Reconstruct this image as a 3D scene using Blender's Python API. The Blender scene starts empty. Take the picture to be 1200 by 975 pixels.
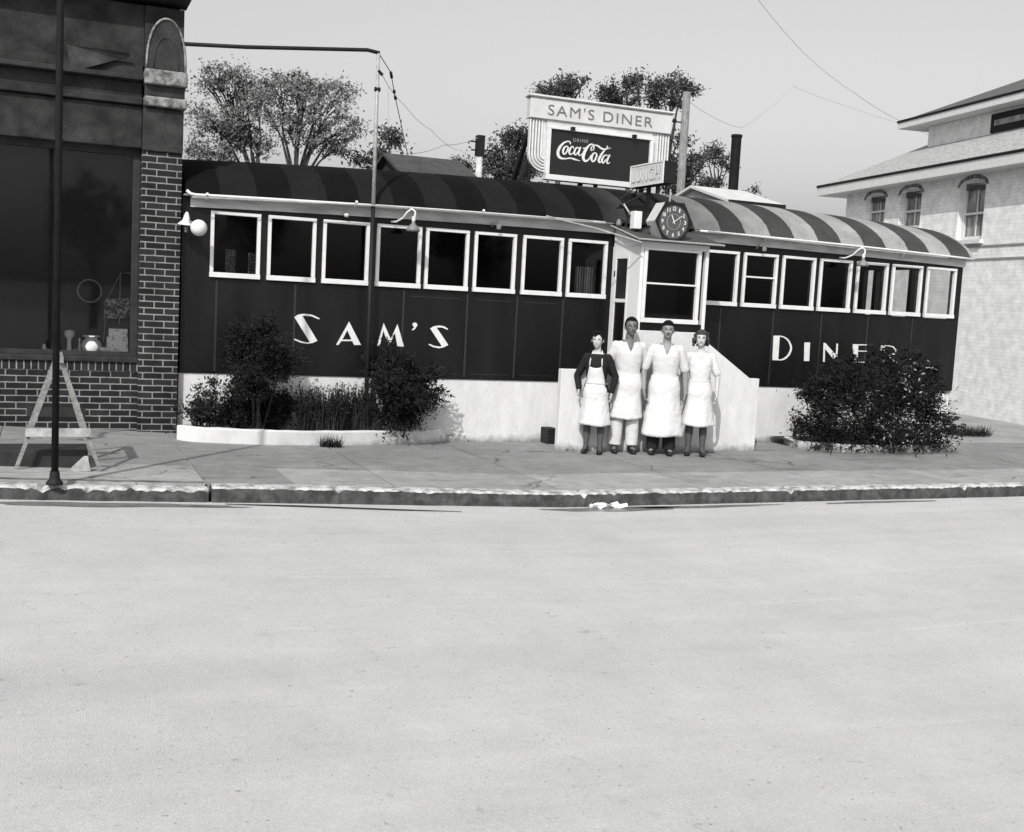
import bpy, bmesh, math, random
import numpy as np
from mathutils import Vector, Matrix, geometry
PI = math.pi
R = math.radians
random.seed(11)
RNG = np.random.default_rng(7)
scn = bpy.context.scene
COL = scn.collection

# ------------------------------------------------------------------ camera
F, YAW, PITCH, ROLL, CZ, CD = 1316.564, 0.3996321, -0.0995436, 0.0525188, 1.922876, 14.357616
_w = Vector((math.sin(YAW)*math.cos(PITCH), math.cos(YAW)*math.cos(PITCH), math.sin(PITCH)))
_r = Vector((math.cos(YAW), -math.sin(YAW), 0)); _u = _r.cross(_w)
_c, _s = math.cos(ROLL), math.sin(ROLL)
CR, CU, CW = _c*_r+_s*_u, -_s*_r+_c*_u, _w
CO = Vector((0, -CD, CZ))
def ray(x, y): return CW + CR*((x-600)/F) - CU*((y-487.5)/F)
def at(x, y, Y=0.0):
    d = ray(x, y); return CO + d*((Y-CO.y)/d.y)
def atx(x, y, X):
    d = ray(x, y); return CO + d*((X-CO.x)/d.x)
def atz(x, y, Z=0.0):
    d = ray(x, y); return CO + d*((Z-CO.z)/d.z)
def atp(x, y, P, n):
    d = ray(x, y); return CO + d*((P-CO).dot(n)/d.dot(n))
def gz(X): return 0.035*min(6.0, max(0.0, 5.0-X))
def atg(x, y):
    z = 0
    for i in range(8): p = atz(x, y, z); z = gz(p.x)
    return p
cam = bpy.data.cameras.new('camera'); co = bpy.data.objects.new('camera', cam); COL.objects.link(co)
m = Matrix.Identity(4)
for i in range(3): m[i][0], m[i][1], m[i][2], m[i][3] = CR[i], CU[i], -CW[i], CO[i]
co.matrix_world = m
cam.sensor_fit = 'HORIZONTAL'; cam.sensor_width = 36; cam.lens = F/1200*36
cam.clip_start = 0.1; cam.clip_end = 3000
scn.camera = co

# ------------------------------------------------------------------ materials (all greys: a place seen in black and white)
MATS = {}
def mat(name, col, rough=0.8, var=0.0, scale=4.0, bump=0.0, bscale=60.0, spec=0.4, metal=0.0, stretch=(1,1,1), col2=None, ramp=(0.4,0.6), detail=6):
    if name in MATS: return MATS[name]
    M = bpy.data.materials.new(name); M.use_nodes = True; nt = M.node_tree; N = nt.nodes; L = nt.links
    b = N['Principled BSDF']; b.inputs['Roughness'].default_value = rough; b.inputs['Metallic'].default_value = metal
    b.inputs['Specular IOR Level'].default_value = spec
    b.inputs['Base Color'].default_value = (col, col, col, 1)
    geo = N.new('ShaderNodeNewGeometry')
    if var or col2 is not None:
        mp = N.new('ShaderNodeMapping'); mp.inputs['Scale'].default_value = stretch
        L.new(geo.outputs['Position'], mp.inputs['Vector'])
        no = N.new('ShaderNodeTexNoise'); no.inputs['Scale'].default_value = scale; no.inputs['Detail'].default_value = detail; no.inputs['Roughness'].default_value = .62
        L.new(mp.outputs[0], no.inputs['Vector'])
        rp = N.new('ShaderNodeValToRGB'); e = rp.color_ramp.elements
        lo = col*(1-var) if col2 is None else col; hi = col*(1+var) if col2 is None else col2
        e[0].position, e[1].position = ramp if col2 is not None else (.3, .7)
        e[0].color = (lo, lo, lo, 1); e[1].color = (hi, hi, hi, 1)
        L.new(no.outputs['Fac'], rp.inputs[0]); L.new(rp.outputs[0], b.inputs['Base Color'])
    if bump:
        n2 = N.new('ShaderNodeTexNoise'); n2.inputs['Scale'].default_value = bscale; n2.inputs['Detail'].default_value = 4
        L.new(geo.outputs['Position'], n2.inputs['Vector'])
        bp = N.new('ShaderNodeBump'); bp.inputs['Strength'].default_value = bump; bp.inputs['Distance'].default_value = .02
        L.new(n2.outputs['Fac'], bp.inputs['Height']); L.new(bp.outputs[0], b.inputs['Normal'])
    MATS[name] = M; return M

white = mat('white_paint', .62, .55, .05, 3, .05, 40)
trim = mat('white_trim_paint', .60, .5, .08, 9, .05, 60)
whitewash = None
enamel = mat('black_enamel_panel', .005, .38, .6, 2.2, .10, 2.5, spec=.28, stretch=(1.5, 1, .3))
blackmetal = mat('black_painted_metal', .012, .6, .3, 8, spec=.2)
greymetal = mat('grey_painted_metal', .16, .5, .3, 8)
galv = mat('weathered_galvanised_pipe', .30, .45, .25, 14, spec=.5)
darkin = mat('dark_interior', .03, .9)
cloth_w = mat('white_cotton', .57, .9, .04, 12, .9, 11, spec=.1)
cloth_s = mat('white_shirt_cotton', .52, .9, .05, 14, .9, 11, spec=.1)
cloth_t = mat('off_white_trousers', .52, .9, .06, 14, .9, 11, spec=.1)
cloth_d = mat('dark_wool', .018, .95, .2, 30, .1, 60, spec=.1)
leather = mat('black_leather', .012, .4, spec=.4)
skin_l = mat('pale_skin', .42, .55, .05, 20, spec=.3)
skin_m = mat('tanned_skin', .20, .5, .08, 20, spec=.35)
skin_d = mat('dark_tanned_skin', .11, .5, .1, 20, spec=.4)
stocking = mat('dark_stockings', .07, .7, spec=.3)
hairm = mat('dark_hair', .008, .8, .5, 60, .5, 90, spec=.08)
hairl = mat('brown_hair', .05, .75, .6, 50, .6, 80, spec=.1)
facedark = mat('eye_and_brow', .012, .5)
lips = mat('lips', .07, .5)
teeth = mat('teeth', .6, .4)
bark = mat('tree_bark', .045, .95, .5, 12, .6, 30)
leaf_a = mat('leaf_silver_green', .16, .75, .6, 1.6, spec=.25)
leaf_b = mat('leaf_green', .05, .7, .6, 1.8, spec=.25)
shrub_d = mat('evergreen_foliage', .014, .75, .6, 8, spec=.12)
shrub_m = mat('mid_green_foliage', .02, .7, .6, 6, spec=.2)
shrub_p = mat('pale_leaf', .26, .6, .4, 9, spec=.25)
wood = mat('weathered_timber', .20, .85, .35, 6, .3, 40, stretch=(1, 1, 6))
wood_d = mat('dark_timber', .02, .8, .4, 8)
stone_d = mat('sooty_stone', .016, .9, 0, 3.5, .35, 25, spec=.15, col2=.045, ramp=(.35, .7))
stone_l = mat('stained_pale_stone', .04, .85, 0, 9, .4, 30, col2=.26, ramp=(.36, .60))
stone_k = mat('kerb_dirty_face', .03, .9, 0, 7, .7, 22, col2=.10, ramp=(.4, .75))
shingle = mat('roof_shingles', .22, .9, 0, 10, .6, 30, col2=.40, ramp=(.35, .6), stretch=(1, 1, 3))
shingle_d = mat('dark_shingles', .09, .9, .4, 12, .5, 30)
tin = mat('pale_tin_roof', .55, .5, .1, 5)
tar = mat('dark_tar_roof', .05, .7, .3, 6, .2, 30)
soil = mat('dark_soil', .025, .95, .4, 10, .6, 30)
paper = mat('crumpled_paper', .75, .8, .05, 20)
puddle = mat('wet_gutter_stain', .16, .35, .3, 9)
house_w = mat('pale_house_brick', .66, .9, 0, 5, .3, 30, col2=.78, ramp=(.35, .6))
dial = mat('clock_dial', .07, .5, .2, 8)
signpale = mat('pale_sign_paint', .50, .5, .12, 4, spec=.4)
signgrey = mat('grey_letter_paint', .13, .5)
panelred = mat('sign_panel_enamel', .013, .3, spec=.4)
chimney_m = mat('sooty_chimney_iron', .009, .8, .3, 8, spec=.15)
curtain_m = mat('patterned_curtain', .06, .9, 0, 45, 0, col2=.40, ramp=(.45, .55))

def mk_glass():
    M = bpy.data.materials.new('window_glass'); M.use_nodes = True; nt = M.node_tree; N = nt.nodes; L = nt.links
    N.remove(N['Principled BSDF']); out = N['Material Output']
    t = N.new('ShaderNodeBsdfTransparent'); t.inputs[0].default_value = (.82, .82, .82, 1)
    g = N.new('ShaderNodeBsdfGlossy'); g.inputs['Roughness'].default_value = .03
    f = N.new('ShaderNodeFresnel'); f.inputs['IOR'].default_value = 1.33
    mx = N.new('ShaderNodeMixShader'); L.new(f.outputs[0], mx.inputs[0]); L.new(t.outputs[0], mx.inputs[1]); L.new(g.outputs[0], mx.inputs[2])
    L.new(mx.outputs[0], out.inputs[0]); return M
glass = mk_glass()

def mk_brick(name, c1, c2, mortar, bw, rh, ms, axis='XZ', off=.5, sq=False, bump=.6, ox=0, oz=0, lo_=.55):
    M = bpy.data.materials.new(name); M.use_nodes = True; nt = M.node_tree; N = nt.nodes; L = nt.links
    b = N['Principled BSDF']; b.inputs['Roughness'].default_value = .9; b.inputs['Specular IOR Level'].default_value = .2
    geo = N.new('ShaderNodeNewGeometry'); sp = N.new('ShaderNodeSeparateXYZ'); cb = N.new('ShaderNodeCombineXYZ')
    L.new(geo.outputs['Position'], sp.inputs[0])
    ax = N.new('ShaderNodeMath'); ax.operation = 'ADD'; ax.inputs[1].default_value = ox
    if axis == 'XZ': L.new(sp.outputs[0], ax.inputs[0])
    else:
        sm = N.new('ShaderNodeMath'); sm.operation = 'ADD'; L.new(sp.outputs[0], sm.inputs[0]); L.new(sp.outputs[1], sm.inputs[1]); L.new(sm.outputs[0], ax.inputs[0])
    az = N.new('ShaderNodeMath'); az.operation = 'ADD'; az.inputs[1].default_value = oz; L.new(sp.outputs[2], az.inputs[0])
    L.new(ax.outputs[0], cb.inputs[0]); L.new(az.outputs[0], cb.inputs[1])
    nz = N.new('ShaderNodeTexNoise'); nz.inputs['Scale'].default_value = 14; L.new(geo.outputs['Position'], nz.inputs['Vector'])
    jit = N.new('ShaderNodeVectorMath'); jit.operation = 'MULTIPLY_ADD'; jit.inputs[1].default_value = (.008, .008, 0)
    L.new(nz.outputs['Color'], jit.inputs[0]); L.new(cb.outputs[0], jit.inputs[2])
    br = N.new('ShaderNodeTexBrick'); br.inputs['Scale'].default_value = 1
    br.inputs['Brick Width'].default_value = bw; br.inputs['Row Height'].default_value = rh; br.inputs['Mortar Size'].default_value = ms
    br.inputs['Mortar Smooth'].default_value = .25; br.offset = off
    br.inputs['Color1'].default_value = (c1, c1, c1, 1); br.inputs['Color2'].default_value = (c2, c2, c2, 1); br.inputs['Mortar'].default_value = (mortar, mortar, mortar, 1)
    L.new(jit.outputs[0], br.inputs['Vector'])
    n3 = N.new('ShaderNodeTexNoise'); n3.inputs['Scale'].default_value = 5; n3.inputs['Detail'].default_value = 8; L.new(geo.outputs['Position'], n3.inputs['Vector'])
    mr = N.new('ShaderNodeMapRange'); mr.inputs[1].default_value = .3; mr.inputs[2].default_value = .7; mr.inputs[3].default_value = lo_; mr.inputs[4].default_value = 1.12
    L.new(n3.outputs['Fac'], mr.inputs[0])
    ml = N.new('ShaderNodeVectorMath'); ml.operation = 'SCALE'; L.new(br.outputs['Color'], ml.inputs[0]); L.new(mr.outputs[0], ml.inputs['Scale'])
    L.new(ml.outputs[0], b.inputs['Base Color'])
    bp = N.new('ShaderNodeBump'); bp.inputs['Strength'].default_value = bump; bp.inputs['Distance'].default_value = .008; bp.invert = True
    L.new(br.outputs['Fac'], bp.inputs['Height']); L.new(bp.outputs[0], b.inputs['Normal'])
    MATS[name] = M; return M
brick = mk_brick('dark_brick', .012, .026, .23, .232, .0785, .008, 'SUM')
soldier = mk_brick('dark_soldier_brick', .018, .035, .26, .079, .30, .008, 'SUM', off=0, oz=.17)
hbrick = mk_brick('pale_painted_brick', .70, .76, .64, .23, .08, .006, 'SUM', bump=.18, lo_=.84)

# ------------------------------------------------------------------ mesh builder
ORG = {}
def root_org(o):
    while o.parent: o = o.parent
    return ORG.get(o.name, Vector((0, 0, 0)))
class MB:
    def __init__(s): s.v = []; s.f = []; s.mi = []; s.cur = 0
    def add(s, vs, fs):
        n = len(s.v); s.v += [tuple(v) for v in vs]; s.f += [tuple(i+n for i in f) for f in fs]; s.mi += [s.cur]*len(fs); return s
    def box(s, x0, x1, y0, y1, z0, z1):
        vs = [(x, y, z) for z in (z0, z1) for y in (y0, y1) for x in (x0, x1)]
        return s.add(vs, [(0, 2, 3, 1), (4, 5, 7, 6), (0, 1, 5, 4), (2, 6, 7, 3), (0, 4, 6, 2), (1, 3, 7, 5)])
    def obox(s, c, ex, ey, ez):     # oriented box, half vectors
        c = Vector(c); vs = [c+a*Vector(ex)+b*Vector(ey)+d*Vector(ez) for d in (-1, 1) for b in (-1, 1) for a in (-1, 1)]
        return s.add(vs, [(0, 2, 3, 1), (4, 5, 7, 6), (0, 1, 5, 4), (2, 6, 7, 3), (0, 4, 6, 2), (1, 3, 7, 5)])
    def bar(s, a, b, w, h=None, up=(0, 0, 1)):   # square bar a->b
        a, b = Vector(a), Vector(b); d = b-a; h = h or w
        x = d.cross(Vector(up)); x = x.normalized() if x.length > 1e-6 else Vector((1, 0, 0)); y = x.cross(d).normalized()
        return s.obox((a+b)/2, d/2, x*w/2, y*h/2)
    def tube(s, pts, r, seg=8, caps=True):
        pts = [Vector(p) for p in pts]; n = len(pts); rs = r if isinstance(r, (list, tuple)) else [r]*n
        vs = []; fs = []; prev = None
        for i, p in enumerate(pts):
            d = (pts[min(i+1, n-1)]-pts[max(i-1, 0)]).normalized()
            if prev is None:
                x = d.orthogonal().normalized()
            else:
                x = (prev-d*prev.dot(d)); x = x.normalized() if x.length > 1e-6 else d.orthogonal().normalized()
            prev = x; y = d.cross(x)
            for k in range(seg):
                a = 2*PI*k/seg; vs.append(p+(x*math.cos(a)+y*math.sin(a))*rs[i])
        for i in range(n-1):
            for k in range(seg):
                k2 = (k+1) % seg; fs.append((i*seg+k, i*seg+k2, (i+1)*seg+k2, (i+1)*seg+k))
        if caps: fs.append(tuple(range(seg-1, -1, -1))); fs.append(tuple((n-1)*seg+k for k in range(seg)))
        return s.add(vs, fs)
    def lathe(s, prof, o, ax=(0, 0, 1), seg=20):   # prof: (r, h)
        ax = Vector(ax).normalized(); x = ax.orthogonal().normalized(); y = ax.cross(x); o = Vector(o)
        vs = []; fs = []
        for r, h in prof:
            for k in range(seg):
                a = 2*PI*k/seg; vs.append(o+ax*h+(x*math.cos(a)+y*math.sin(a))*max(r, 1e-4))
        for i in range(len(prof)-1):
            for k in range(seg):
                k2 = (k+1) % seg; fs.append((i*seg+k, i*seg+k2, (i+1)*seg+k2, (i+1)*seg+k))
        return s.add(vs, fs)
    def ball(s, c, rx, ry=None, rz=None, seg=14, rings=8, rot=None):
        ry = ry or rx; rz = rz or rx; c = Vector(c); vs = []; fs = []
        for i in range(rings+1):
            t = PI*i/rings
            for k in range(seg):
                a = 2*PI*k/seg; v = Vector((rx*math.sin(t)*math.cos(a), ry*math.sin(t)*math.sin(a), rz*math.cos(t)))
                if rot is not None: v = rot @ v
                vs.append(c+v)
        for i in range(rings):
            for k in range(seg):
                k2 = (k+1) % seg; fs.append((i*seg+k, (i+1)*seg+k, (i+1)*seg+k2, i*seg+k2))
        return s.add(vs, fs)
    def cap(s, a, b, ra, rb, seg=12):     # tapered capsule
        s.tube([a, b], [ra, rb], seg); s.ball(a, ra, seg=seg, rings=6); s.ball(b, rb, seg=seg, rings=6); return s
    def prism(s, poly, o, ex, ey, ez, t):    # poly in (ex,ey), extruded t along ez; tessellated
        o, ex, ey, ez = Vector(o), Vector(ex), Vector(ey), Vector(ez)
        n = len(poly); tri = geometry.tessellate_polygon([[Vector((p[0], p[1], 0)) for p in poly]])
        vs = [o+ex*p[0]+ey*p[1] for p in poly]+[o+ex*p[0]+ey*p[1]+ez*t for p in poly]
        fs = [tuple(q) for q in tri]+[tuple(i+n for i in reversed(q)) for q in tri]+[(i, (i+1) % n, n+(i+1) % n, n+i) for i in range(n)]
        return s.add(vs, fs)
    def mesh(s, me, fn):
        vs = [fn(v.co) for v in me.vertices]; return s.add(vs, [tuple(p.vertices) for p in me.polygons])
    def build(s, name, m, parent=None, smooth=False, bevel=0, org=None, fixn=True):
        if parent is not None: o0 = root_org(parent)
        else: o0 = Vector(org) if org is not None else Vector((0, 0, 0))
        me = bpy.data.meshes.new(name)
        me.from_pydata([(v[0]-o0.x, v[1]-o0.y, v[2]-o0.z) for v in s.v], [], s.f)
        ms = m if isinstance(m, (list, tuple)) else [m]
        for q in ms: me.materials.append(q)
        if len(ms) > 1: me.polygons.foreach_set('material_index', s.mi)
        if fixn and len(s.f) < 20000:
            bm = bmesh.new(); bm.from_mesh(me); bmesh.ops.remove_doubles(bm, verts=bm.verts, dist=1e-5) if smooth else None
            bmesh.ops.recalc_face_normals(bm, faces=bm.faces); bm.to_mesh(me); bm.free()
        if smooth: me.polygons.foreach_set('use_smooth', [True]*len(me.polygons))
        o = bpy.data.objects.new(name, me); COL.objects.link(o)
        if parent is not None: o.parent = parent
        else: o.location = o0; ORG[o.name] = o0
        if bevel:
            b = o.modifiers.new('bevel', 'BEVEL'); b.width = bevel; b.segments = 2; b.limit_method = 'ANGLE'
        me.update(); return o
def _build_split(self, name, m, parent, **kw):
    n = len(self.v); par = list(range(n))
    def find(a):
        while par[a] != a: par[a] = par[par[a]]; a = par[a]
        return a
    for f in self.f:
        r0 = find(f[0])
        for q in f[1:]: par[find(q)] = r0
    groups = {}
    for f in self.f: groups.setdefault(find(f[0]), []).append(f)
    out = []
    for g in groups.values():
        ids = sorted({i for f in g for i in f}); mp = {i: k for k, i in enumerate(ids)}
        q = MB(); q.add([self.v[i] for i in ids], [tuple(mp[i] for i in f) for f in g]); out.append(q.build(name, m, parent, **kw))
    return out
MB.split = _build_split
def tag(o, label=None, cat=None, group=None, kind=None):
    if label: o['label'] = label
    if cat: o['category'] = cat
    if group: o['group'] = group
    if kind: o['kind'] = kind
    return o
def thing(name, loc, label, cat, group=None):
    o = bpy.data.objects.new(name, None); o.empty_display_size = .2; COL.objects.link(o); o.location = loc
    ORG[o.name] = Vector(loc); return tag(o, label, cat, group)
def curve_mesh(splines=None, text=None, size=1, depth=0.0, offset=0.0, spacing=1.0, bevel=0):
    if text is not None:
        c = bpy.data.curves.new('t', 'FONT'); c.body = text; c.size = size; c.space_character = spacing
    else:
        c = bpy.data.curves.new('t', 'CURVE'); c.dimensions = '2D'; c.fill_mode = 'BOTH'
        for sp in splines:
            q = c.splines.new('POLY'); q.points.add(len(sp)-1); q.use_cyclic_u = True
            for i, p in enumerate(sp): q.points[i].co = (p[0], p[1], 0, 1)
    c.extrude = depth/2; c.offset = offset; c.resolution_u = 4
    o = bpy.data.objects.new('t', c); me = bpy.data.meshes.new_from_object(o)
    bpy.data.objects.remove(o); return me
def text_on(mb, text, o, ex, ey, n, size=None, width=None, height=None, depth=.004, spacing=1.0, offset=0.0, shear=None):
    # fit text in width x height box with lower-left corner at o
    me = curve_mesh(text=text, size=1, depth=.02, spacing=spacing, offset=offset)
    xs = [v.co.x for v in me.vertices]; ys = [v.co.y for v in me.vertices]
    x0, x1, y0, y1 = min(xs), max(xs), min(ys), max(ys)
    sx = width/(x1-x0); sy = (height/(y1-y0)) if height else sx
    o, ex, ey, n = Vector(o), Vector(ex), Vector(ey), Vector(n)
    mb.mesh(me, lambda c: o+ex*((c.x-x0)*sx)+ey*((c.y-y0)*sy)+n*((c.z/.02+.5)*depth)); return mb

X_, Y_, Z_ = Vector((1, 0, 0)), Vector((0, 1, 0)), Vector((0, 0, 1))

# ------------------------------------------------------------------ ground, road, kerb, sidewalk
KY = -4.0     # kerb face
RZ = .145      # kerb height
def sheet(name, xs, ys, zf, m):
    mb = MB(); nx, ny = len(xs), len(ys)
    mb.add([(x, y, zf(x, y)) for y in ys for x in xs], [(j*nx+i, j*nx+i+1, (j+1)*nx+i+1, (j+1)*nx+i) for j in range(ny-1) for i in range(nx-1)])
    return tag(mb.build(name, m, fixn=False), kind='structure')

def mk_conc(name, base, layers, cracks=None, bump=.25, bsc=70, splash=None, rough=.85):
    # layers: (scale, stretch, detail, roughness, from_min, from_max, value_min, value_max) multiplied together
    M = bpy.data.materials.new(name); M.use_nodes = True; nt = M.node_tree; N = nt.nodes; L = nt.links
    b = N['Principled BSDF']; b.inputs['Roughness'].default_value = rough; b.inputs['Specular IOR Level'].default_value = .2
    geo = N.new('ShaderNodeNewGeometry')
    def noise(sc, st, det=8, ro=.6):
        mp = N.new('ShaderNodeMapping'); mp.inputs['Scale'].default_value = st; mp.inputs['Location'].default_value = (sc, sc*.37, 0); L.new(geo.outputs['Position'], mp.inputs[0])
        n = N.new('ShaderNodeTexNoise'); n.inputs['Scale'].default_value = sc; n.inputs['Detail'].default_value = det; n.inputs['Roughness'].default_value = ro
        L.new(mp.outputs[0], n.inputs['Vector']); return n.outputs['Fac']
    def rng(x, a, c, lo, hi):
        q = N.new('ShaderNodeMapRange'); q.inputs[1].default_value = a; q.inputs[2].default_value = c; q.inputs[3].default_value = lo; q.inputs[4].default_value = hi
        L.new(x, q.inputs[0]); return q.outputs[0]
    def op(o, x, y=None, v=None):
        q = N.new('ShaderNodeMath'); q.operation = o; L.new(x, q.inputs[0])
        if y is not None: L.new(y, q.inputs[1])
        else: q.inputs[1].default_value = v
        return q.outputs[0]
    val = None
    for (sc, st, det, ro, f0, f1, v0, v1) in layers:
        q = rng(noise(sc, st, det, ro), f0, f1, v0, v1); val = q if val is None else op('MULTIPLY', val, q)
    if cracks:
        sc, wd, dk = cracks
        nz = N.new('ShaderNodeTexNoise'); nz.inputs['Scale'].default_value = 1.3; nz.inputs['Detail'].default_value = 8; L.new(geo.outputs['Position'], nz.inputs['Vector'])
        jt = N.new('ShaderNodeVectorMath'); jt.operation = 'MULTIPLY_ADD'; jt.inputs[1].default_value = (.9, .9, 0); L.new(nz.outputs['Color'], jt.inputs[0]); L.new(geo.outputs['Position'], jt.inputs[2])
        vo = N.new('ShaderNodeTexVoronoi'); vo.feature = 'DISTANCE_TO_EDGE'; vo.inputs['Scale'].default_value = sc; L.new(jt.outputs[0], vo.inputs['Vector'])
        line = rng(vo.outputs['Distance'], 0, wd, 1, 0); mask = rng(noise(.9, (1, 1, 1), 3), .48, .58, 0, 1)
        val = op('MULTIPLY', val, op('SUBTRACT', rng(op('MULTIPLY', line, mask), 0, 1, 1, dk), v=0.0))
    if splash:
        zs, dk = splash
        sp = N.new('ShaderNodeSeparateXYZ'); L.new(geo.outputs['Position'], sp.inputs[0])
        h = op('ADD', sp.outputs[2], op('MULTIPLY', noise(5, (1, 1, .6), 8, .75), v=-zs*2.2)); val = op('MULTIPLY', val, rng(h, -zs*1.15, -zs*.35, dk, 1))
    k = op('MULTIPLY', val, v=base)
    cb = N.new('ShaderNodeCombineColor'); [L.new(k, cb.inputs[i]) for i in range(3)]
    L.new(cb.outputs[0], b.inputs['Base Color'])
    bp = N.new('ShaderNodeBump'); bp.inputs['Strength'].default_value = bump; bp.inputs['Distance'].default_value = .01
    L.new(noise(bsc, (1, 1, 1), 5, .7), bp.inputs['Height']); L.new(bp.outputs[0], b.inputs['Normal']); return M
def mk_road():
    return mk_conc('pale_concrete_road', .51, [
        (.55, (1, 1, 1), 8, .7, .3, .7, .93, 1.04), (1.1, (.10, 3.2, 1), 9, .75, .35, .7, .95, 1.03), (.35, (.15, 2.2, 1), 3, .5, .5, .62, 1.0, .93),
        (9, (1, 1, 1), 4, .7, .63, .76, 1.0, .70), (30, (1, 1, 1), 2, .5, .70, .76, 1.0, .5), (1.7, (1, 1, 1), 10, .8, .32, .66, .90, 1.05),
        (55, (1, 1, 1), 4, .9, .3, .7, .86, 1.08), (140, (1, 1, 1), 3, .8, .3, .7, .84, 1.10), (14, (1, .8, 1), 5, .8, .60, .72, 1, .86), (2.3, (.10, 5, 1), 5, .6, .64, .70, 1.0, 1.10), (3.1, (.12, 6, 1), 6, .7, .66, .72, 1.0, .86)],
        bump=.5, bsc=120)
road_m = mk_road()  # light grey concrete, mottled with stains and grain
whitewash = mk_conc('whitewashed_masonry', .60, [(1.2, (1, 1, 1), 8, .65, .3, .7, .90, 1.05), (7, (1, 1, .35), 8, .7, .34, .6, .90, 1.03), (22, (1, 1, 1), 3, .6, .68, .75, 1.0, .6), (40, (1, 1, 1), 3, .7, .3, .7, .94, 1.04)], splash=(.14, .38), bump=.35, bsc=30)
WL = [(.8, (1, 1, 1), 8, .65, .3, .7, .78, 1.12), (4, (1, 1, 1), 9, .75, .35, .65, .80, 1.12), (3, (.4, 1.4, 1), 6, .6, .58, .70, 1.0, .62), (16, (1, 1, 1), 3, .6, .66, .74, 1.0, .5), (110, (1, 1, 1), 3, .8, .3, .7, .78, 1.15)]
walk_m = mk_conc('worn_concrete_sidewalk', .235, WL, cracks=(.5, .012, .35), bump=.4)
walk_l = mk_conc('pale_concrete_strip', .33, WL, cracks=(.6, .010, .4), bump=.4)
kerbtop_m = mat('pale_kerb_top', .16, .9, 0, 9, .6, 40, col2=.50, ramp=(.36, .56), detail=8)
ground_m = mat('dry_ground', .26, .95, .25, 1.2, .4, 20)

tag(MB().add([(-900, -900, -.9), (900, -900, -.9), (900, 900, -.9), (-900, 900, -.9)], [(0, 1, 2, 3)]).build('ground', ground_m), kind='structure')
gx = [-60, -20, -8, -4, -1]+[0, 1, 2, 3, 4, 5, 6]+[9, 14, 20, 40, 90]
sheet('road', gx, [-60, -30, -18, -12, -8, -6, -4.9, KY+.02], lambda x, y: gz(x)-RZ, road_m)
sheet('lot', gx, [KY+.18, -1, 0, 8, 25, 70], lambda x, y: gz(x)-.012, ground_m)
# sidewalk slabs: rear band and pale front band, one structure each
def slab_band(name, xs, y0, y1, m, skew=0):
    mb = MB()
    for a, b in zip(xs[:-1], xs[1:]):
        n = max(1, int((b-a)/.6))
        for k in range(n):
            xa = a+(b-a)*k/n+(.010 if k == 0 else 0); xb = a+(b-a)*(k+1)/n-(.010 if k == n-1 else 0)
            t = random.uniform(-.0, .003)
            vs = [(xa, y0+.006, gz(xa)), (xb, y0+.006, gz(xb)), (xb, y1-.006, gz(xb)), (xa, y1-.006, gz(xa))]
            lo = [(v[0], v[1], v[2]-.1) for v in vs]
            mb.add(vs+lo, [(0, 1, 2, 3), (0, 4, 5, 1), (1, 5, 6, 2), (2, 6, 7, 3), (3, 7, 4, 0)])
    return tag(mb.build(name, m, fixn=False), kind='structure')
YM = -2.75
slab_band('sidewalk', [-12, -8, -5.2, -2.4, -.4, 1.42, 3.25, 5.05, 6.85, 8.65, 10.45, 12.3, 14.2, 16, 19, 24, 30, 40], YM, -.02, walk_m)
mb = slab_band('pavement', [2.25, 3.25, 5.05, 6.85, 8.65, 10.45, 12.3, 14.2, 16, 19, 24, 30, 40], KY+.165, YM, walk_l)
mb = slab_band('pavement', [-12, -8, -5.2, -2.4, -.4, 1.42], KY+.165, YM, walk_l)
mb = slab_band('sidewalk', [1.42, 2.25], KY+.165, YM, walk_m)
# kerb with a crumbled profile
def kerb(name, xa, xb, dz, rough, seed):
    rr = random.Random(seed); mb = MB(); n = int((xb-xa)/.045); ring = None; vs = []; fs = []; mi = []
    w = [rr.uniform(-1, 1)*(1 if rr.random() < .85 else 2.6) for _ in range(n+1)]
    sm = [sum(w[max(0, i-3):i+4])/7 for i in range(n+1)]
    for i in range(n+1):
        x = xa+(xb-xa)*i/n; g = gz(x)
        j = sm[i]*rough; c = w[i]*rough*.25
        top = g+dz+.004-(.035 if (x % 2.6) < .045 else 0); j -= .03 if (x % 2.6) < .045 else 0
        pr = [(KY-.012+j*.5, g-.24), (KY-.012+j*.5, g-.10+c), (KY+j*.6, top-.022+c), (KY+.015+abs(j)*.6, top-.006-abs(c)*.5), (KY+.04+abs(j)*1.2, top), (KY+.16, top+.002), (KY+.16, g-.24)]
        vs += [(x, y, z) for y, z in pr]
    k = 7
    mb.v = vs
    for i in range(n):
        for q in range(k-1):
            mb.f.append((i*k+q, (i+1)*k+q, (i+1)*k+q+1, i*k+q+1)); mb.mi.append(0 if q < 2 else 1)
    mb.f.append(tuple(range(k))); mb.mi.append(0); mb.f.append(tuple(n*k+q for q in range(k-1, -1, -1))); mb.mi.append(0)
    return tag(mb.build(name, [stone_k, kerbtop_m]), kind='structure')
kerb('kerb', 1.45, 40, 0, .022, 3); kerb('kerb', -12, 1.42, -.03, .05, 9)
# cracks and dirt line against the kerb of the driveway slab
mb = MB()
for (x, y, L_, w_) in [(.2, -3.68, 1.2, .03)]:
    pts = []
    n = 40
    for i in range(n+1):
        xx = -3+4.4*i/n; pts.append((xx, KY+.165+random.uniform(-.012, .012)))
    up = [(p[0], p[1]+.02+random.random()*.02) for p in pts]
    vs = [(p[0], p[1], gz(p[0])+.010) for p in pts+up]; mb.add(vs, [(i, i+1, n+2+i, n+1+i) for i in range(n)])
tag(mb.build('dirt', soil, fixn=False), kind='structure')
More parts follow.
